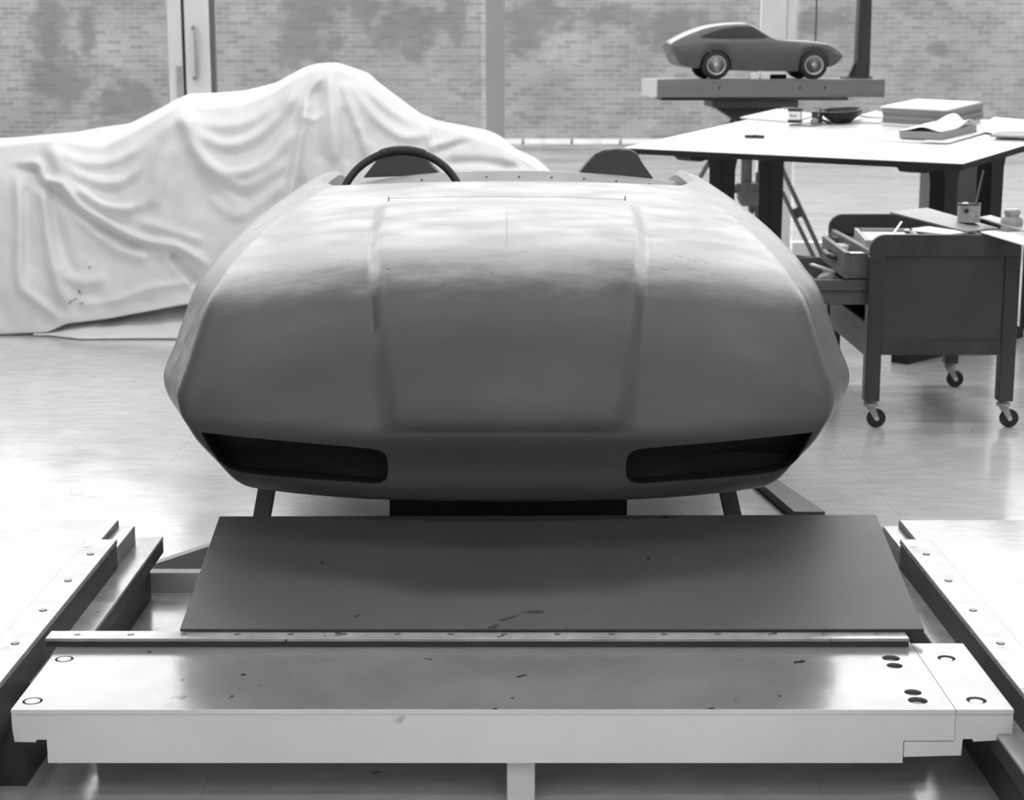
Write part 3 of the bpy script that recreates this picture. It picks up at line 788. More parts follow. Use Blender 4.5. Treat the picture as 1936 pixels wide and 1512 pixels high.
for k, sh in enumerate((1.29, 0)):
    o = q0 - U * sh
    def LP(s, z, w=0): 
        p = o + Wd * s + U * w; return Vector((p.x, p.y, z))
    def ztop(s):   # underside of the table top above that point
        p = o + Wd * s; b = (p - TA).dot(Wd); return .95 + b * SL - .036
    foot = [LP(0, .0, -.045), LP(0, .045, -.045), LP(.16, .095, -.045), LP(.95, .095, -.045), LP(1.1, .045, -.045), LP(1.1, 0, -.045)]
    MB().prism(foot, U * .09).build('foot', 'table_wood', tab, bevel=.003)
    for s, w0_, w1_ in ((.325, .060, .050), (.758, .060, .05)):
        zt = ztop(s) - .06
        t = MB(); vs = []
        for z, hw in ((.09, w1_), (zt - .1, w0_), (zt, w0_ + .03)):
            for a, b in ((-1, -1), (1, -1), (1, 1), (-1, 1)): vs.append(LP(s + a * hw, z, b * .04))
        fs = [(0, 3, 2, 1), (8, 9, 10, 11)] + [(j * 4 + i, j * 4 + (i + 1) % 4, j * 4 + 4 + (i + 1) % 4, j * 4 + 4 + i) for j in range(2) for i in range(4)]
        t.add(vs, fs).build('leg', 'table_wood', tab, bevel=.003)
    s0, s1 = -.02, .98
    rail = [LP(s0, ztop(s0) - .012, -.05), LP(s0, ztop(s0) - .035, -.05), LP(s0 + .03, ztop(s0) - .06, -.05), LP(s0 + .10, ztop(s0) - .068, -.05), LP(s1, ztop(s1) - .068, -.05), LP(s1, ztop(s1) - .004, -.05), LP(s0, ztop(s0) - .004, -.05)]
    MB().prism(rail, U * .10).build('rail', 'table_wood', tab, bevel=.003)
o = q0 - U * 1.29 + Wd * .54
MB().prism([(o.x, o.y, .30), (o.x, o.y, .38), ((o + Wd * .04).x, (o + Wd * .04).y, .38), ((o + Wd * .04).x, (o + Wd * .04).y, .30)], U * 1.29).build('stretcher', 'table_wood', tab)

# ---- things lying on the table
def slab(corners, h0, h1, name, m, label, cat, group=None):
    q = [on_table(x, y, h0) for x, y in corners]
    return tag(MB().prism(q, NT_ * (h1 - h0)).build(name, m, smooth=0), label, cat, group)
def quad(cx, cy, a, la, lb):
    """rectangle on the table: centre pixel, angle from the table's front edge, size in m"""
    c = on_table(cx, cy); e = (U * math.cos(a) + Wt * math.sin(a)); f = (Wt * math.cos(a) - U * math.sin(a))
    return [c - e * la / 2 - f * lb / 2, c + e * la / 2 - f * lb / 2, c + e * la / 2 + f * lb / 2, c - e * la / 2 + f * lb / 2]
def flat(cx, cy, a, la, lb, h0, h1, name, m, label, cat, group=None):
    q = [p + NT_ * h0 for p in quad(cx, cy, a, la, lb)]
    return tag(MB().prism(q, NT_ * (h1 - h0)).build(name, m, smooth=0), label, cat, group)
# draughting sheets
slab([(1400, 224), (1470, 208), (1545, 218), (1500, 232)], .002, .010, 'paper_sheet', 'paper', 'white paper sheet at the far left of the table, beside the small labelled box', 'paper', None)
slab([(1530, 267), (1600, 272), (1652, 261), (1580, 255)], .0015, .003, 'paper_sheet', 'paper', 'white paper sheet flat in the middle of the table front', 'paper')
# the stack of boards and pads at the back
SC_ = [(1668, 236), (1795, 243), (1862, 226), (1735, 214)]
base = [on_table(*c) for c in ((1668, 237), (1795, 245), (1858, 229), (1738, 222))]
hts = [(.002, .014, 'paper'), (.0145, .034, 'book'), (.0345, .050, 'book'), (.0505, .066, 'book'), (.0665, .088, 'book'), (.0885, .096, 'paper')]
labs = ['lowest white board of the big stack at the back of the table', 'grey-edged pad second from the bottom of the big stack', 'grey-edged pad third from the bottom of the big stack',
        'grey-edged pad third from the top of the big stack', 'thick grey-edged pad under the top board of the big stack', 'white board on top of the big stack at the back of the table']
for i, ((h0, h1, m), lb) in enumerate(zip(hts, labs)):
    j = [((i * 37) % 5 - 2) * .003, ((i * 53) % 5 - 2) * .003]
    q = [p + NT_ * h0 + U * j[0] + Wt * j[1] for p in base]
    tag(MB().prism(q, NT_ * (h1 - h0)).build('drawing_pad', m, smooth=0), lb, 'pad', 'pads in the big stack')
slab([(1612, 232), (1664, 234), (1672, 226), (1652, 221)], .002, .012, 'paper_pad', 'paper', 'thin white pad poking out left of the big stack', 'pad')
slab([(1625, 221), (1672, 224), (1690, 218), (1655, 212)], .014, .022, 'paper_pad', 'paper', 'small white pad behind the bowl, left of the big stack', 'pad')
# folder of papers with a lifted cover
slab([(1652, 266), (1752, 271), (1775, 262), (1700, 257)], .001, .005, 'card_sheet', 'paper', 'white card under the left side of the loose folder', 'card')
slab([(1740, 269), (1792, 271), (1870, 249), (1820, 243)], .0055, .009, 'card_sheet', 'paper', 'white card sticking out right of the loose folder', 'card')
fold = thing('paper_folder', 'thick loose grey folder of papers with its white cover lifted, front right of the table', 'folder', tuple(on_table(1760, 262)))
fc = [on_table(*c) for c in ((1700, 265), (1780, 269), (1847, 253), (1765, 247))]
MB().prism([p + NT_ * .0095 for p in fc], NT_ * .034).build('page_stack', 'paper_dark', fold, bevel=.002)
A_, B_, C_, D_ = [p + NT_ * .0455 for p in fc]
rows = []
for i in range(13):
    s = i / 12; row = []
    for j in range(13):
        t_ = j / 12
        p = A_.lerp(B_, s).lerp(D_.lerp(C_, s), t_)
        lift = .045 * math.exp(-((s - .52) / .16) ** 2) * smooth01((t_ - .2) / .7) + .022 * math.exp(-((s - .55) / .3) ** 2) * (1 - t_) + .03 * math.exp(-((t_ - .8) / .2) ** 2) * smooth01((s - .6) / .4)
        row.append(p + NT_ * lift)
    rows.append(row)
cv = MB().grid(rows).build('cover', 'paper', fold, smooth=180); cv['label'] = 'white lifted cover'
cv.modifiers.new('th', 'SOLIDIFY').thickness = .002
slab([(1838, 245), (1905, 258), (1990, 232), (1880, 222)], .0095, .0125, 'paper_sheet', 'paper', 'white sheets spread at the far right edge of the table', 'paper')
slab([(1872, 259), (1960, 262), (1975, 250), (1885, 252)], .013, .022, 'paper_pad', 'paper_dark', 'grey pad at the right edge of the picture on the table', 'pad')
slab([(1492, 237), (1530, 240), (1612, 229), (1572, 226)], .001, .006, 'card_sheet', 'book', 'grey card under the ink bottle and the bowl', 'card')
# small labelled box
bxp = on_table(1503, 232, .014)
k_ = yawed(bxp, math.atan2(U.y, U.x) + R(18))
bx = thing('ink_box', 'small white box with dark bands reading Red, near the table far edge', 'box', tuple(bxp))
MB().box(-.032, .032, -.022, .022, .016, .058, k_).build('box_body', 'paper', bx)
MB().box(-.0325, .0325, -.0225, .0225, .0, .016, k_).build('dark_band', 'ink', bx)
MB().box(-.0325, .0325, -.0225, .0225, .058, .074, k_).build('dark_band', 'ink', bx)
tx = bpy.data.curves.new('lettering', 'FONT'); tx.body = 'Red'; tx.size = .022; tx.align_x = 'CENTER'; tx.extrude = .0003
to = bpy.data.objects.new('lettering_curve', tx); COL.objects.link(to)
dg = bpy.context.evaluated_depsgraph_get(); dg.update(); tme = bpy.data.meshes.new_from_object(to.evaluated_get(dg), depsgraph=dg); bpy.data.objects.remove(to)
to = bpy.data.objects.new('lettering', tme); COL.objects.link(to); tme.materials.clear(); tme.materials.append(M['ink'])
tm = k_ @ Matrix.Translation((-.004, -.0226, .030)) @ Matrix.Rotation(R(90), 4, 'X')
to.matrix_world = Matrix.Translation(-Vector(bxp)) @ tm; to.parent = bx
# ink bottle with cap, pen, bowl
p = on_table(1540, 234, .006)
ib = thing('ink_bottle', 'small grey ink bottle with black cap beside the dark bowl', 'bottle', tuple(p))
MB().lathe([(0, 0), (.021, 0), (.022, .004), (.022, .022), (.014, .028), (.013, .032), (0, .032)], p, (0, 0, 1), 20).build('glass', 'jar', ib)
MB().lathe([(0, .0325), (.016, .0325), (.017, .038), (.017, .060), (.014, .063), (0, .063)], p, (0, 0, 1), 20).build('cap', 'ink', ib)
p = on_table(1551, 232, .006)
tag(MB().lathe([(0, 0), (.010, 0), (.011, .004), (.011, .05), (.006, .058), (.006, .07), (0, .07)], p, (0, 0, 1), 16).build('ink_bottle', 'ink'), 'tiny black bottle between the grey ink bottle and the bowl', 'bottle')
p = on_table(1592, 229, .0075)
a0 = on_table(1546, 222, .05); a1 = on_table(1569, 233, .010)
tag(MB().tube([a0, a1], .006, 8).build('ink_pen', 'ceramic'), 'pen leaning between the ink bottle and the bowl', 'pen')
bw = MB().lathe([(0, 0), (.055, 0), (.062, .006), (.09, .026), (.108, .052), (.112, .060), (.106, .060), (.085, .03), (.05, .012), (0, .010)], p, NT_, 40)
tag(bw.build('bowl', 'ceramic'), 'black shallow bowl on the drafting table near its far edge', 'bowl')
p = on_table(1427, 261)
for dx, dr, l in ((-.028, .1, .05), (.018, .5, .035), (.045, -.2, .035)): pass
t = MB()
for dx, dy, l in ((-.03, 0, .026), (.0, .012, .018), (.03, .004, .022)):
    c = p + U * dx + Wt * dy + NT_ * .008
    t.tube([c - U * l, c + U * l], .008, 8)
tag(t.build('drawing_clip', 'ink'), 'little black drawing clip lying alone on the white table top', 'clip')

# ------------------------------------------------------------------ tool cart
cx0, cx1, cy0, cy1, ctop = 1.344, 1.912, 6.53, 7.42, .742
cart = thing('tool_cart', 'dark wooden tool cart on casters with its drawers pulled open, right of the clay car', 'cart', ((cx0 + cx1) / 2, (cy0 + cy1) / 2, 0))
LW = .058
def end_panel(y0, nm):
    r = .055; poly = [(cx0, ctop - .40), (cx0, ctop - r)] + [(cx0 + r - r * math.cos(R(a)), ctop - r + r * math.sin(R(a))) for a in range(10, 90, 10)] + [(cx0 + r, ctop), (cx1 - r, ctop)] + \
        [(cx1 - r + r * math.sin(R(a)), ctop - r + r * math.cos(R(a))) for a in range(10, 90, 10)] + [(cx1, ctop - r), (cx1, ctop - .40)]
    inner = [(cx0 + LW, ctop - .40), (cx0 + LW, ctop - .082), (cx1 - LW, ctop - .082), (cx1 - LW, ctop - .40)]
    # frame as three prisms welded visually: top board and the two uprights
    t = MB(); t.prism([(x, y0, z) for x, z in poly if z > ctop - .083] and [(cx0, y0, ctop - .082)] + [(x, y0, z) for x, z in poly[1:-1]] + [(cx1, y0, ctop - .082)], (0, .03, 0))
    return t.build(nm, 'dark_wood', cart, bevel=.003)
for y0 in (cy0, cy1 - .03):
    end_panel(y0, 'end_board')
    MB().box(cx0 + LW - .005, cx1 - LW + .005, y0 + .010, y0 + .022, .335, ctop - .080).build('end_panel', 'panel_wood', cart)
    MB().box(cx0 + LW, cx1 - LW, y0 + .002, y0 + .028, .285, .338).build('lower_rail', 'dark_wood', cart, bevel=.002)
    MB().box(cx0 + .002, cx0 + .030, y0 + .0, y0 + .0301, ctop - .05, ctop - .049).build('end_trim', 'dark_wood', cart)
for x in (cx0, cx1 - LW):
    for y in (cy0, cy1 - LW):
        MB().box(x, x + LW, y, y + LW, .105, ctop - .081).build('leg', 'dark_wood', cart, bevel=.004)
        cx_, cy_ = x + LW / 2, y + LW / 2
        ca = MB(); ca.lathe([(0, .108), (.012, .108), (.012, .098), (.027, .096), (.027, .084), (.020, .082), (0, .082)], (cx_, cy_, 0), (0, 0, 1), 18)
        for s_ in (-1, 1):
            ca.prism([(cx_ - .018, cy_ + s_ * .014, .085), (cx_ + .014, cy_ + s_ * .014, .085), (cx_ + .033, cy_ + s_ * .014, .036), (cx_ + .026, cy_ + s_ * .014, .028), (cx_ + .016, cy_ + s_ * .014, .032)], (0, s_ * .002, 0))
        c_ = ca.build('caster', 'tin', cart)
        MB().lathe([(.010, -.011), (.032, -.011), (.036, -.006), (.036, .006), (.032, .011), (.010, .011)], (cx_ + .024, cy_, .036), (0, 1, 0), 28).build('wheel', 'rubber', c_)
        MB().lathe([(0, -.017), (.009, -.017), (.009, .017), (0, .017)], (cx_ + .024, cy_, .036), (0, 1, 0), 12).build('axle', 'chrome', c_)
MB().box(cx0 + .02, cx1 - .01, cy0 + .03, cy1 - .03, ctop - .115, ctop - .098).build('tray_floor', 'drawer_wood', cart)
lp = MB(); lp.prism([(cx0 + .005, cy0 + .03, ctop - .115), (cx0 + .018, cy0 + .03, ctop - .115), (cx0 + .018, cy0 + .03, ctop - .058), (cx0 + .005, cy0 + .03, ctop - .066)], (0, cy1 - cy0 - .06, 0))
lp.build('tray_lip', 'drawer_wood', cart, bevel=.003)
MB().box(cx1 - .03, cx1 - .01, cy0 + .03, cy1 - .03, .30, ctop - .05).build('back_panel', 'dark_wood', cart)
MB().box(cx0 + .01, cx1 - .03, cy0 + .03, cy1 - .03, .30, .315).build('bottom_shelf', 'drawer_wood', cart)
MB().box(cx0 + .008, cx0 + .028, cy0 + LW, cy1 - LW, .27, .40).build('front_rail', 'drawer_wood', cart, bevel=.003)
MB().box(cx0 + .03, cx1 - .04, cy0 + .032, cy0 + .048, .315, ctop - .12).build('drawer_guide', 'dark_wood', cart)
def drawer(x_out, z0, z1, name, lab):
    t = MB(); y0, y1, th = cy0 + .07, cy1 - .20 if x_out > 1.15 else cy1 - .06, .014
    xi = cx1 - .06 if x_out > 1.15 else 1.72
    K = Matrix.Translation((x_out, y0, 0)) @ Matrix.Rotation(R(-2.2 if x_out > 1.15 else 0), 4, 'Z') @ Matrix.Translation((-x_out, -y0, 0))
    t.box(x_out, xi, y0, y0 + th, z0, z1, K); t.box(x_out, xi, y1 - th, y1, z0, z1, K); t.box(xi - th, xi, y0 + th, y1 - th, z0, z1, K); t.box(x_out + .016, xi - th, y0 + th, y1 - th, z0 + .004, z0 + .012, K)
    d = t.build(name, 'drawer_wood', cart, bevel=.001)
    MB().box(x_out - .004, x_out + .016, y0 - .006, y1 + .006, z0 - .002, z1 + .004, K).build('front_board', 'drawer_wood', d, bevel=.002)
    ym = (y0 + y1) / 2 - .02
    hp = [(x_out - .004, ym - .09, z0 + .055), (x_out - .03, ym - .07, z0 + .062), (x_out - .034, ym, z0 + .064), (x_out - .03, ym + .07, z0 + .062), (x_out - .004, ym + .09, z0 + .055)]
    MB().tube([K @ Vector(crom(hp, k / 20 * 4)) for k in range(21)], .011, 8).build('handle', 'dark_wood', d)
    return d, y0, y1
d1, ya, yb = drawer(PY(1598, 500, 6.60).x, .570, .664, 'drawer', '')
d2, _, _ = drawer(1.06, .468, .563, 'drawer', '')
sl = MB(); sl.box(1.08, 1.70, cy0 + .064, cy0 + .0695, .519, .524); sl.build('side_groove', 'dark_wood', d2)
xo = PY(1598, 500, 6.60).x
rp = Vector((xo + .066, 7.02, .583))
tag(MB().lathe([(.024, 0), (.048, 0), (.048, .07), (.024, .07), (.024, 0)], rp, (0, 0, 1), 32).build('tape_roll', 'paper'), 'white roll of tape standing in the upper open drawer', 'tape')
tag(MB().box(xo + .03, xo + .095, 6.66, 6.72, .583, .658).build('small_box', 'paper', bevel=.002), 'small white box in the near corner of the upper open drawer', 'box')
def lump(c, s, name, m, label, cat, seed, amp=.25):
    bmm = bmesh.new(); bmesh.ops.create_icosphere(bmm, subdivisions=3, radius=1)
    t = MB(); vs = []
    for v in bmm.verts:
        k = 1 + amp * noise.noise(v.co * 1.6 + Vector((seed, 0, 0))); vs.append(Vector(c) + Vector((v.co.x * s[0] * k, v.co.y * s[1] * k, max(v.co.z, -.8) * s[2] * k)))
    t.add(vs, [[v.index for v in f.verts] for f in bmm.faces]); bmm.free()
    return tag(t.build(name, m, smooth=180), label, cat)
lump((1.245, 6.80, .523), (.055, .07, .042), 'clay_lump', 'drawer_wood', 'brown lump of clay at the near side of the lower open drawer', 'clay', 1)
lump((1.13, 6.78, .525), (.05, .06, .048), 'clay_lump', 'light_wood', 'pale round lump of clay in the lower drawer, next to the car body', 'clay', 4, .1)
lump((1.30, 7.02, .519), (.06, .05, .040), 'clay_lump', 'dark_wood', 'dark lump of clay deep in the lower open drawer', 'clay', 8)
tag(MB().prism([(1.19, 6.96, .575), (1.27, 6.84, .556), (1.29, 6.86, .556), (1.21, 6.99, .575)], (0, 0, .008)).build('scraper', 'light_wood', bevel=.001), 'pale flat scraper lying over the clay in the lower drawer', 'tool')
# things on the cart tray
tz = ctop - .098
wb = thing('wooden_box', 'shallow pale wooden box without a lid in the cart tray', 'box', (1.46, 6.95, tz))
kb_ = yawed((1.475, 6.90, tz), R(-6))
MB().box(-.085, .12, -.22, .25, 0, .008, kb_).build('bottom', 'light_wood', wb)
MB().box(-.085, .12, -.232, -.22, 0, .062, kb_).build('side', 'light_wood', wb); MB().box(-.085, .12, .25, .262, 0, .062, kb_).build('side', 'light_wood', wb)
MB().box(-.097, -.085, -.232, .262, 0, .062, kb_).build('side', 'light_wood', wb); MB().box(.12, .132, -.232, .262, 0, .062, kb_).build('side', 'light_wood', wb)
tag(MB().box(-.07, .10, -.10, .22, .009, .05, kb_).build('notepad', 'paper', bevel=.001), 'white pad lying inside the shallow wooden box', 'pad')
tag(MB().tube([kb_ @ Vector((.02, -.05, .058)), kb_ @ Vector((.08, .16, .095))], .005, 8).build('stylus', 'chrome'), 'thin bright stylus resting on the pad in the wooden box', 'tool')
def board_on_cart(pts, z, th, m, label, name='wooden_board'):
    q = [PZ(x, y, zz) for (x, y), zz in zip(pts, z)]
    return tag(MB().prism(q, (0, 0, th)).build(name, m, bevel=.001), label, 'board')
board_on_cart([(1682, 403), (1752, 395), (1888, 434), (1826, 440)], [.800, .800, .745, .745], .006, 'light_brown', 'thin brown board lying slanted across the cart top, nearest the wooden box')
board_on_cart([(1850, 413), (1872, 409), (1990, 443), (1960, 446)], [.79, .79, .748, .748], .006, 'light_wood', 'narrow pale board behind the paint can on the cart', 'wooden_board')
board_on_cart([(1853, 440), (1892, 435), (1975, 462), (1945, 468)], [.746, .746, .746, .746], .005, 'paper', 'white card overhanging the near right edge of the cart', 'card_sheet')
board_on_cart([(1708, 436), (1755, 430), (1830, 441), (1790, 446)], [.70, .70, .70, .70], .006, 'paper', 'white paper strip lying low in the cart tray', 'paper_strip')
cp = PZ(1831, 419, .772); pc = thing('paint_can', 'open paint can with a dark smear standing on the cart top', 'can', tuple(cp))
MB().lathe([(0, 0), (.043, 0), (.043, .066), (.040, .068), (.040, .02), (0, .02)], cp, (0, 0, 1), 32).build('can', 'tin', pc)
MB().lathe([(.0405, .064), (.045, .066), (.045, .071), (.0405, .071), (.0405, .064)], cp, (0, 0, 1), 32).build('rim', 'ink', pc)
sm = cp + Vector((-.020, -.0392, .045))
MB().lathe([(0, .002), (.008, .0018), (.0095, 0), (0, -.004)], sm, (-.45, -.9, 0), 14).build('smear', 'ink', pc)
tag(MB().tube([cp + Vector((.018, .0, .022)), cp + Vector((.055, .06, .14)), cp + Vector((.075, .10, .19))], [.004, .0045, .003], 8).build('paint_brush', 'dark_wood'), 'thin dark brush handle leaning out of the paint can', 'brush')
lump(tuple(cp + Vector((-.018, -.005, .066))), (.016, .012, .010), 'paper_scrap', 'paper', 'bit of white paper on the paint can rim', 'paper', 3)
jp = PZ(1912, 436, .752); jr = thing('glass_jar', 'squat grey jar with a lid at the right edge of the cart', 'jar', tuple(jp))
MB().lathe([(0, 0), (.038, 0), (.041, .004), (.041, .04), (.034, .052), (0, .052)], jp, (0, 0, 1), 28).build('jar_body', 'jar', jr)
MB().lathe([(0, .052), (.026, .052), (.026, .062), (.030, .063), (.030, .076), (.024, .082), (0, .082)], jp, (0, 0, 1), 24).build('lid', 'tin', jr)

# things standing behind the table at the right edge
cb = PZ(1783, 430, .55); 
tag(MB().box(2.30, 2.62, 9.5, 9.9, 0, .90).build('storage_cabinet', 'grey_panel', bevel=.004), 'plain grey cabinet seen between the right-hand legs of the drafting table', 'cabinet')
tag(MB().box(2.66, 3.3, 9.0, 9.06, 0, .97).build('room_divider', 'table_wood', bevel=.004), 'dark panel behind the drafting table at the right edge of the picture', 'panel')

# ------------------------------------------------------------------ model stand, plank and scale model
DM = 10.35
sc_ = thing('tripod_stand', 'dark metal tripod stand with a wide head carrying the plank behind the table', 'stand', (*P(1415, 300, DM + .3).to_2d(), 0))
cc = P(1412, 300, DM + .3); sx, sy = cc.x, cc.y
def hz(py, Y): return PY(968, py, Y).z
zp0 = hz(184, sy - .28)
zp1 = hz(150, sy - .28)
hw = lambda px: px / F * DM
MB().box(sx - hw(78), sx + hw(85), sy - .24, sy + .24, hz(203, sy - .2), hz(190, sy - .2)).build('head_plate', 'steel_dark', sc_, bevel=.004)
t = MB(); zt = hz(203, sy - .2); zb = hz(232, sy)
t.prism([(sx - hw(70), sy - .1, zt), (sx + hw(62), sy - .1, zt), (sx + hw(20), sy - .1, zb), (sx - hw(20), sy - .1, zb)], (0, .2, 0)); t.build('head_bracket', 'steel_dark', sc_, bevel=.004)
MB().box(sx - hw(175), sx + hw(178), sy - .25, sy + .22, hz(190, sy - .25), zp0 - .001).build('head_rail', 'steel_dark', sc_, bevel=.003)
MB().lathe([(0, 0), (.034, 0), (.034, zb + .03 - .5), (0, zb + .03 - .5)], (sx, sy, .5), (0, 0, 1), 20).build('column', 'steel_grey', sc_)
MB().lathe([(0, 0), (.016, 0), (.016, .5), (0, .5)], (sx + .085, sy, .62), (0, 0, 1), 14).build('guide_rod', 'steel_grey', sc_)
MB().lathe([(0, 0), (.014, 0), (.014, .5), (0, .5)], (sx + .07, sy, .2), (0, 0, 1), 14).build('lower_rod', 'steel_grey', sc_)
zc = hz(358, sy)
col = MB(); col.lathe([(0, -.10), (.05, -.10), (.075, -.055), (.075, .0), (.08, .0), (.08, .04), (.04, .045), (0, .045)], (sx + .02, sy, zc), (0, 0, 1), 24)
col.box(sx - .11, sx + .13, sy - .03, sy + .03, zc - .01, zc + .03); cl = col.build('collar', 'steel_grey', sc_)
MB().lathe([(0, 0), (.022, 0), (.022, .05), (0, .05)], (sx + .14, sy, zc + .01), (1, 0, .0), 14).build('clamp_knob', 'steel_dark', cl)
for (pt, pf, dY, off) in (((1426, 205), (1584, 556), -.25, -21), ((1398, 205), (1203, 540), -.25, 21), ((1414, 215), (1424, 450), .75, 14)):
    ftp = PY(*pf, sy + dY); ftp.z = .014
    a = PY(*pt, sy + (.0 if dY < 0 else .06)); 
    lg = MB().tube([a, ftp], .0145, 10).build('leg', 'steel_grey', sc_)
    dv = Vector((off / F * DM, 0, 0))
    b = a.lerp(ftp, .46) + dv
    MB().tube([b, a.lerp(ftp, .97) + dv * .8], .0135, 10).build('leg_brace', 'steel_grey', lg)
    MB().tube([PY(1424 if off < 0 else 1404, 362, sy), b], .011, 10).build('leg_stay', 'steel_grey', lg)
    MB().tube([a.lerp(ftp, .55) + dv * .3, a.lerp(ftp, .60) + dv * .3], .030, 10).build('leg_clamp', 'steel_dark', lg)
    MB().lathe([(0, 0), (.03, 0), (.03, .02), (0, .024)], (ftp.x, ftp.y, 0), (0, 0, 1), 14).build('foot', 'rubber', lg)
# plank
YAW = R(4.2)
pn = PY(1243, 150, sy - .32); 
kp = Matrix.Translation((pn.x, sy - .32, 0)) @ Matrix.Rotation(YAW, 4, 'Z')
PLEN = 1.362; PDEP = .60
pk = thing('modelling_plank', 'thick wooden plank carrying the scale model car, pale at its left end', 'plank', (pn.x + .65, sy, zp0))
MB().box(0, PLEN, 0, PDEP, zp0, zp1, kp).build('plank', 'plank_wood', pk, bevel=.002)
MB().box(-.006, 0, .002, PDEP - .002, zp0 + .001, zp1 - .001, kp).build('lit_end', 'white_paint', pk)['label'] = 'end face painted pale as if brightly lit'  # white plate paints in the light falling on the plank's end
for u__ in (.37, .85, 1.0): MB().lathe([(0, .002), (.007, .002), (.008, 0)], kp @ Vector((u__, -.001, zp0 + .055)), (0, -1, 0), 10).build('screw', 'steel_dark', pk)
# upright post with a base
def KP(px, py, v):          # a point on the plank's own frame at depth v behind its front edge
    q = PY(px, py, sy - .32 + v); return kp.inverted() @ q
up = thing('upright_post', 'dark wooden upright post with a flared base at the right end of the plank', 'post', tuple(kp @ Vector((1.17, .3, zp1))))
a_ = KP(1612, 148, .3).x; b_ = KP(1650, 148, .3).x; a2 = KP(1631, 30, .3).x; b2 = KP(1652, 30, .3).x
MB().prism([kp @ Vector(p) for p in ((b_ - .105, .27, zp1 + .012), (b_, .27, zp1 + .012), (b2 + .004, .27, 1.95), (b2 - .066, .27, 1.95), (b_ - .082, .27, zp1 + .10))], kp.to_3x3() @ Vector((0, .08, 0))).build('post', 'dark_wood', up, bevel=.003)
MB().box(b_ - .15, b_ + .005, .22, .40, zp1 + .0005, zp1 + .012, kp).build('base', 'steel_dark', up, bevel=.002)
MB().prism([kp @ Vector(p) for p in ((b_ - .102, .29, zp1 + .012), (b_ - .125, .29, zp1 + .012), (b_ - .09, .29, zp1 + .10))], kp.to_3x3() @ Vector((0, .03, 0))).build('gusset', 'dark_wood', up)

# scale model: profile read from the picture, built at real thickness
MS = 3.5852
def MP(x, y, v=.10):        # enlargement pixel -> plank frame (x along, z)
    q = KP(1180 + x / MS, 20 + y / MS, v); return q.x, q.z
VN = .06                    # near side of the model behind the plank's front edge
MWID = .42
TOPP = [(323, 224), (345, 205), (400, 176), (450, 152), (500, 133), (560, 113), (620, 100), (700, 90), (780, 85), (850, 86), (885, 92), (905, 102), (930, 118), (965, 142), (1000, 167), (1030, 186), (1055, 195), (1100, 200), (1200, 206), (1300, 212), (1370, 219), (1420, 228), (1460, 242), (1495, 264), (1520, 288), (1535, 305)]
BOTP = [(323, 232), (333, 260), (352, 310), (372, 350), (395, 368), (440, 380), (500, 390), (740, 406), (900, 412), (1180, 412), (1390, 386), (1440, 380), (1480, 362), (1510, 338), (1535, 310)]
BELT = [(323, 228), (400, 214), (500, 196), (700, 192), (850, 192), (1000, 192), (1055, 204), (1200, 214), (1300, 220), (1420, 240), (1535, 307)]
mods = thing('scale_model_car', 'scale model fastback car with pale roof edge and wire-spoked wheels, on the plank', 'model car', tuple(kp @ Vector((.6, VN + .2, zp1))))
ARCH = [(630, 374, 108), (1308, 374, 108)]
NL = 150
rows = []
x_a, x_b = 323, 1535
def arch_bot(x, y):
    for cx__, cy__, r in ARCH:
        if abs(x - cx__) < r: y = min(y, cy__ - math.sqrt(r * r - (x - cx__) ** 2))
    return y
for i in range(NL + 1):
    s = i / NL; x = x_a + (x_b - x_a) * (0.5 - .5 * math.cos(s * math.pi) if True else s)
    yt, yb0, ybl = lerpx(TOPP, x), lerpx(BOTP, x), lerpx(BELT, x)
    yb_ = arch_bot(x, yb0)
    ybl = min(max(ybl, yt + 2), yb_ - 2)
    lx, zt = MP(x, yt, VN + .03); _, zb = MP(x, yb_, VN); _, zbl = MP(x, ybl, VN); _, zb0 = MP(x, yb0, VN)
    # plan taper at nose and tail
    half = MWID / 2 * (1 - .55 * max(0, (x - 1250) / 285) ** 2.2 - .22 * max(0, (560 - x) / 237) ** 2)
    cabin = max(0, min(1, (zt - zbl) / .09))
    cv = VN + MWID / 2
    zmid = zbl + (zb - zbl) * .42
    prof = [(-half * .93, zb), (-half, zmid), (-half * .965, zbl + (zb - zbl) * .1), (-half * .93, zbl), (-half * (.93 - .10 * cabin), zbl + (zt - zbl) * .45), (-half * (.88 - .19 * cabin), zbl + (zt - zbl) * .86), (-half * (.78 - .22 * cabin), zt - .002), (-half * .40, zt + .006), (0, zt + .008)]
    prof = prof + [(-a, b) for a, b in prof[-2::-1]]
    n = len(prof); fine = [crom(prof, k * .5) for k in range(2 * (n - 1) + 1)]
    rows.append([kp @ Vector((lx, cv + a, b)) for a, b in fine])
mb = MB().grid(rows); n = len(rows[0])
for i in range(NL): mb.f.append((i * n, (i + 1) * n, (i + 1) * n + n - 1, i * n + n - 1))
mb.f.append(tuple(range(n))); mb.f.append(tuple(range(NL * n, NL * n + n))[::-1])
mbody = mb.build('body', 'model_paint', mods, smooth=35)
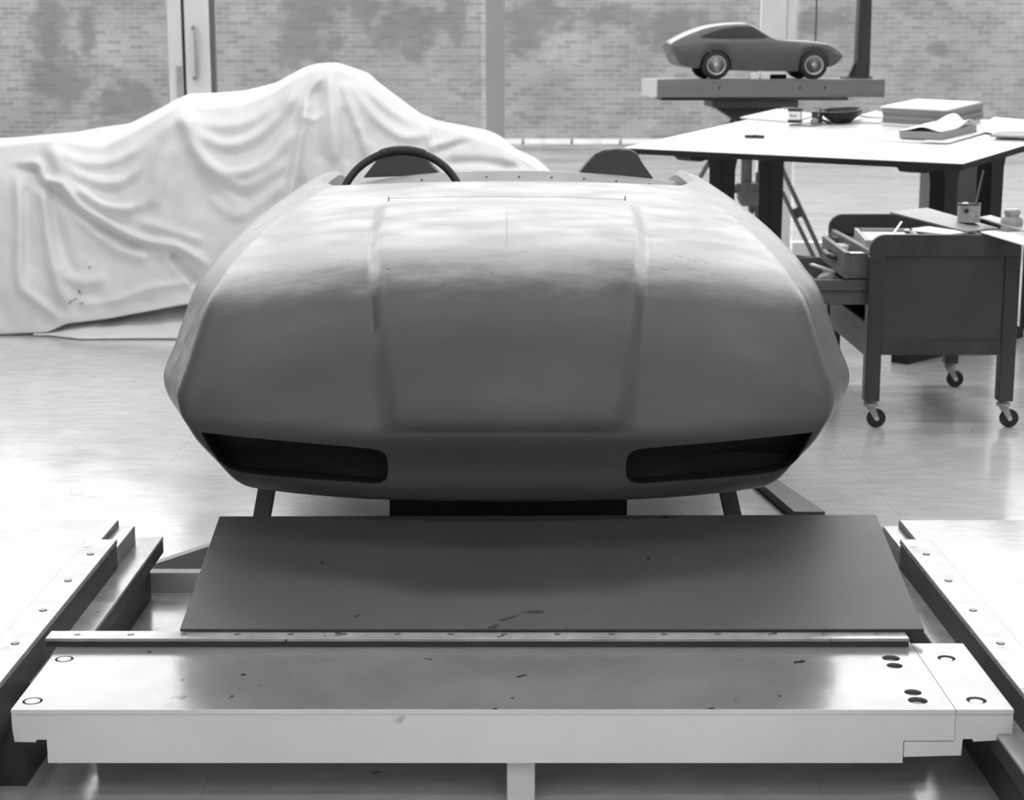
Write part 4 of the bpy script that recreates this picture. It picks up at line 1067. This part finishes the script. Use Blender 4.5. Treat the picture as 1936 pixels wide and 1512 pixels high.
# side windows: thin inlaid panels following the cabin side
tr2 = surf_hits(mbody); MO = wloc(mbody)
def mhit(x, y, off, side=-1):
    lx, z = MP(x, y, VN + .03)
    o = kp @ Vector((lx, VN + MWID / 2 + side * 1.0, z)); d = kp.to_3x3() @ Vector((0, -side, 0))
    loc, nrm, _, _ = tr2.ray_cast(o - MO, d)
    return None if loc is None else loc + MO + d * -off
WTOP = [(520, 178), (560, 160), (620, 138), (700, 118), (780, 108), (850, 107), (890, 110), (920, 128), (955, 158), (985, 181)]
WBOT = [(520, 182), (600, 187), (700, 191), (850, 191), (950, 187), (985, 184)]
for side in (-1, 1):
    rows = []
    for i in range(41):
        x = 520 + (985 - 520) * i / 40; r = []
        for j in range(7):
            y = lerpx(WBOT, x) + (lerpx(WTOP, x) - lerpx(WBOT, x)) * j / 6
            q = mhit(x, y, .0022, side); r.append(q)
        rows.append(r)
    if all(q for r in rows for q in r):
        wv = MB().grid(rows).build('side_window', 'model_glass', mods, smooth=180); wv['label'] = 'dark inlaid side window'
# wheels
for cx__, far in ((632, 0), (1308, 0), (632, 1), (1308, 1)):
    lx, zc_ = MP(cx__, 369, VN); rad = zc_ - zp1 - .0005
    v0 = VN + .012 if not far else VN + MWID - .012
    dv = -1 if not far else 1
    c = kp @ Vector((lx, v0, zp1 + rad)); axd = kp.to_3x3() @ Vector((0, dv, 0))
    wl = MB().lathe([(rad * .62, .006), (rad * .68, .010), (rad * .9, .009), (rad, .001), (rad, -.045), (rad * .9, -.052), (rad * .3, -.052), (rad * .3, -.01), (rad * .62, -.006)], c, axd, 36).build('wheel', 'rubber', mods)
    MB().lathe([(rad * .56, -.004), (rad * .60, .009), (rad * .68, .011), (rad * .69, .006)], c, axd, 32).build('rim', 'wheel_rim', wl)
    MB().lathe([(0, .014), (rad * .16, .012), (rad * .22, .004), (rad * .22, -.008)], c, axd, 20).build('hub_cap', 'chrome', wl)
    e1 = kp.to_3x3() @ Vector((1, 0, 0)); e2 = Vector((0, 0, 1)); t = MB()
    for k in range(14):
        a = 2 * math.pi * k / 14; dd = e1 * math.cos(a) + e2 * math.sin(a)
        t.tube([c + dd * rad * .18 + axd * .004, c + dd * rad * .60 + axd * .002], .0026, 6)
    t.build('spokes', 'wheel_rim', wl)
    MB().lathe([(0, -.012), (rad * .6, -.012), (rad * .6, -.016), (0, -.016)], c, axd, 24).build('brake_disc', 'steel_dark', wl)
# thin rod behind the model
q_ = KP(1548, 60, .52)
tag(MB().tube([kp @ Vector((q_.x, .52, zp1 + .0005)), kp @ Vector((q_.x, .52, 1.95))], .005, 8).build('thin_rod', 'steel_dark'), 'thin upright dark rod behind the bonnet of the scale model car', 'rod')
# blocks under the model
for x0, x1, y0, v, m, lb in ((868, 930, 418, .035, 'paper', 'left of two small white blocks under the scale model car'), (938, 1000, 420, .05, 'paper', 'right of two small white blocks under the scale model car')):
    xa_, za_ = MP(x0, y0, v); xb2, _ = MP(x1, y0, v)
    tag(MB().box(xa_, xb2, v, v + .05, zp1 + .0005, zp1 + .036, kp).build('support_block', m, bevel=.002), lb, 'block')
xa_, za_ = MP(1010, 425, .22); xb2, _ = MP(1118, 425, .22)
tag(MB().tube([kp @ Vector((xa_, .24, zp1 + .014)), kp @ Vector((xb2, .24, zp1 + .014))], .013, 12).build('dark_roller', 'steel_dark'), 'short dark roller lying under the scale model car', 'roller')

# ------------------------------------------------------------------ light: overcast daylight through the window wall, ceiling fluorescents in the room, added fill from behind
w = bpy.data.worlds.new('world'); SC.world = w; w.use_nodes = True
nt = w.node_tree; bg = nt.nodes['Background']
tc = N(nt, 'ShaderNodeTexCoord'); sep = N(nt, 'ShaderNodeSeparateXYZ'); nt.links.new(tc.outputs['Generated'], sep.inputs[0])
nt.links.new(ramp(nt, sep.outputs[2], [(.0, .75), (.5, 1.0)]), bg.inputs[0])
bg.inputs[1].default_value = SKY = 7.4
def area(name, loc, rot, sx_, sy_, e):
    l = bpy.data.lights.new(name, 'AREA'); l.shape = 'RECTANGLE'; l.size = sx_; l.size_y = sy_; l.energy = e
    o = bpy.data.objects.new(name, l); COL.objects.link(o); o.location = loc; o.rotation_euler = rot; return o
LAMP = 42
for yy in (-1.5, 1.2, 4.6, 7.4, 10.2):
    for xx in (-3.2, 0, 3.2):
        area('ceiling_lamp', (xx, yy, 5.5), (0, 0, 0), 2.4, .5, LAMP * (.8 if yy < 4 else .9 if yy < 6 else 1.15))

area('back_fill_light', (0, -2.85, 4.6), (R(68), 0, 0), 9, 1.3, 85)  # added fill lamp behind the camera, no window there

# ------------------------------------------------------------------ camera
cd = bpy.data.cameras.new('camera'); cam = bpy.data.objects.new('camera', cd); COL.objects.link(cam)
cam.location = (0, 0, CAMZ); cam.rotation_euler = (math.pi / 2 - TILT, 0, 0)
cd.sensor_width = 36; cd.sensor_fit = 'HORIZONTAL'; cd.lens = F / 1936 * 36
cd.dof.use_dof = True; cd.dof.focus_distance = 4.0; cd.dof.aperture_fstop = 7.2
SC.camera = cam
vs_ = SC.view_settings; vs_.view_transform = 'Standard'; vs_.look = 'None'; vs_.gamma = 1; vs_.exposure = 0; vs_.use_curve_mapping = False
SC.cycles.max_bounces = 8; SC.cycles.transparent_max_bounces = 8
SC.cycles.use_denoising = True
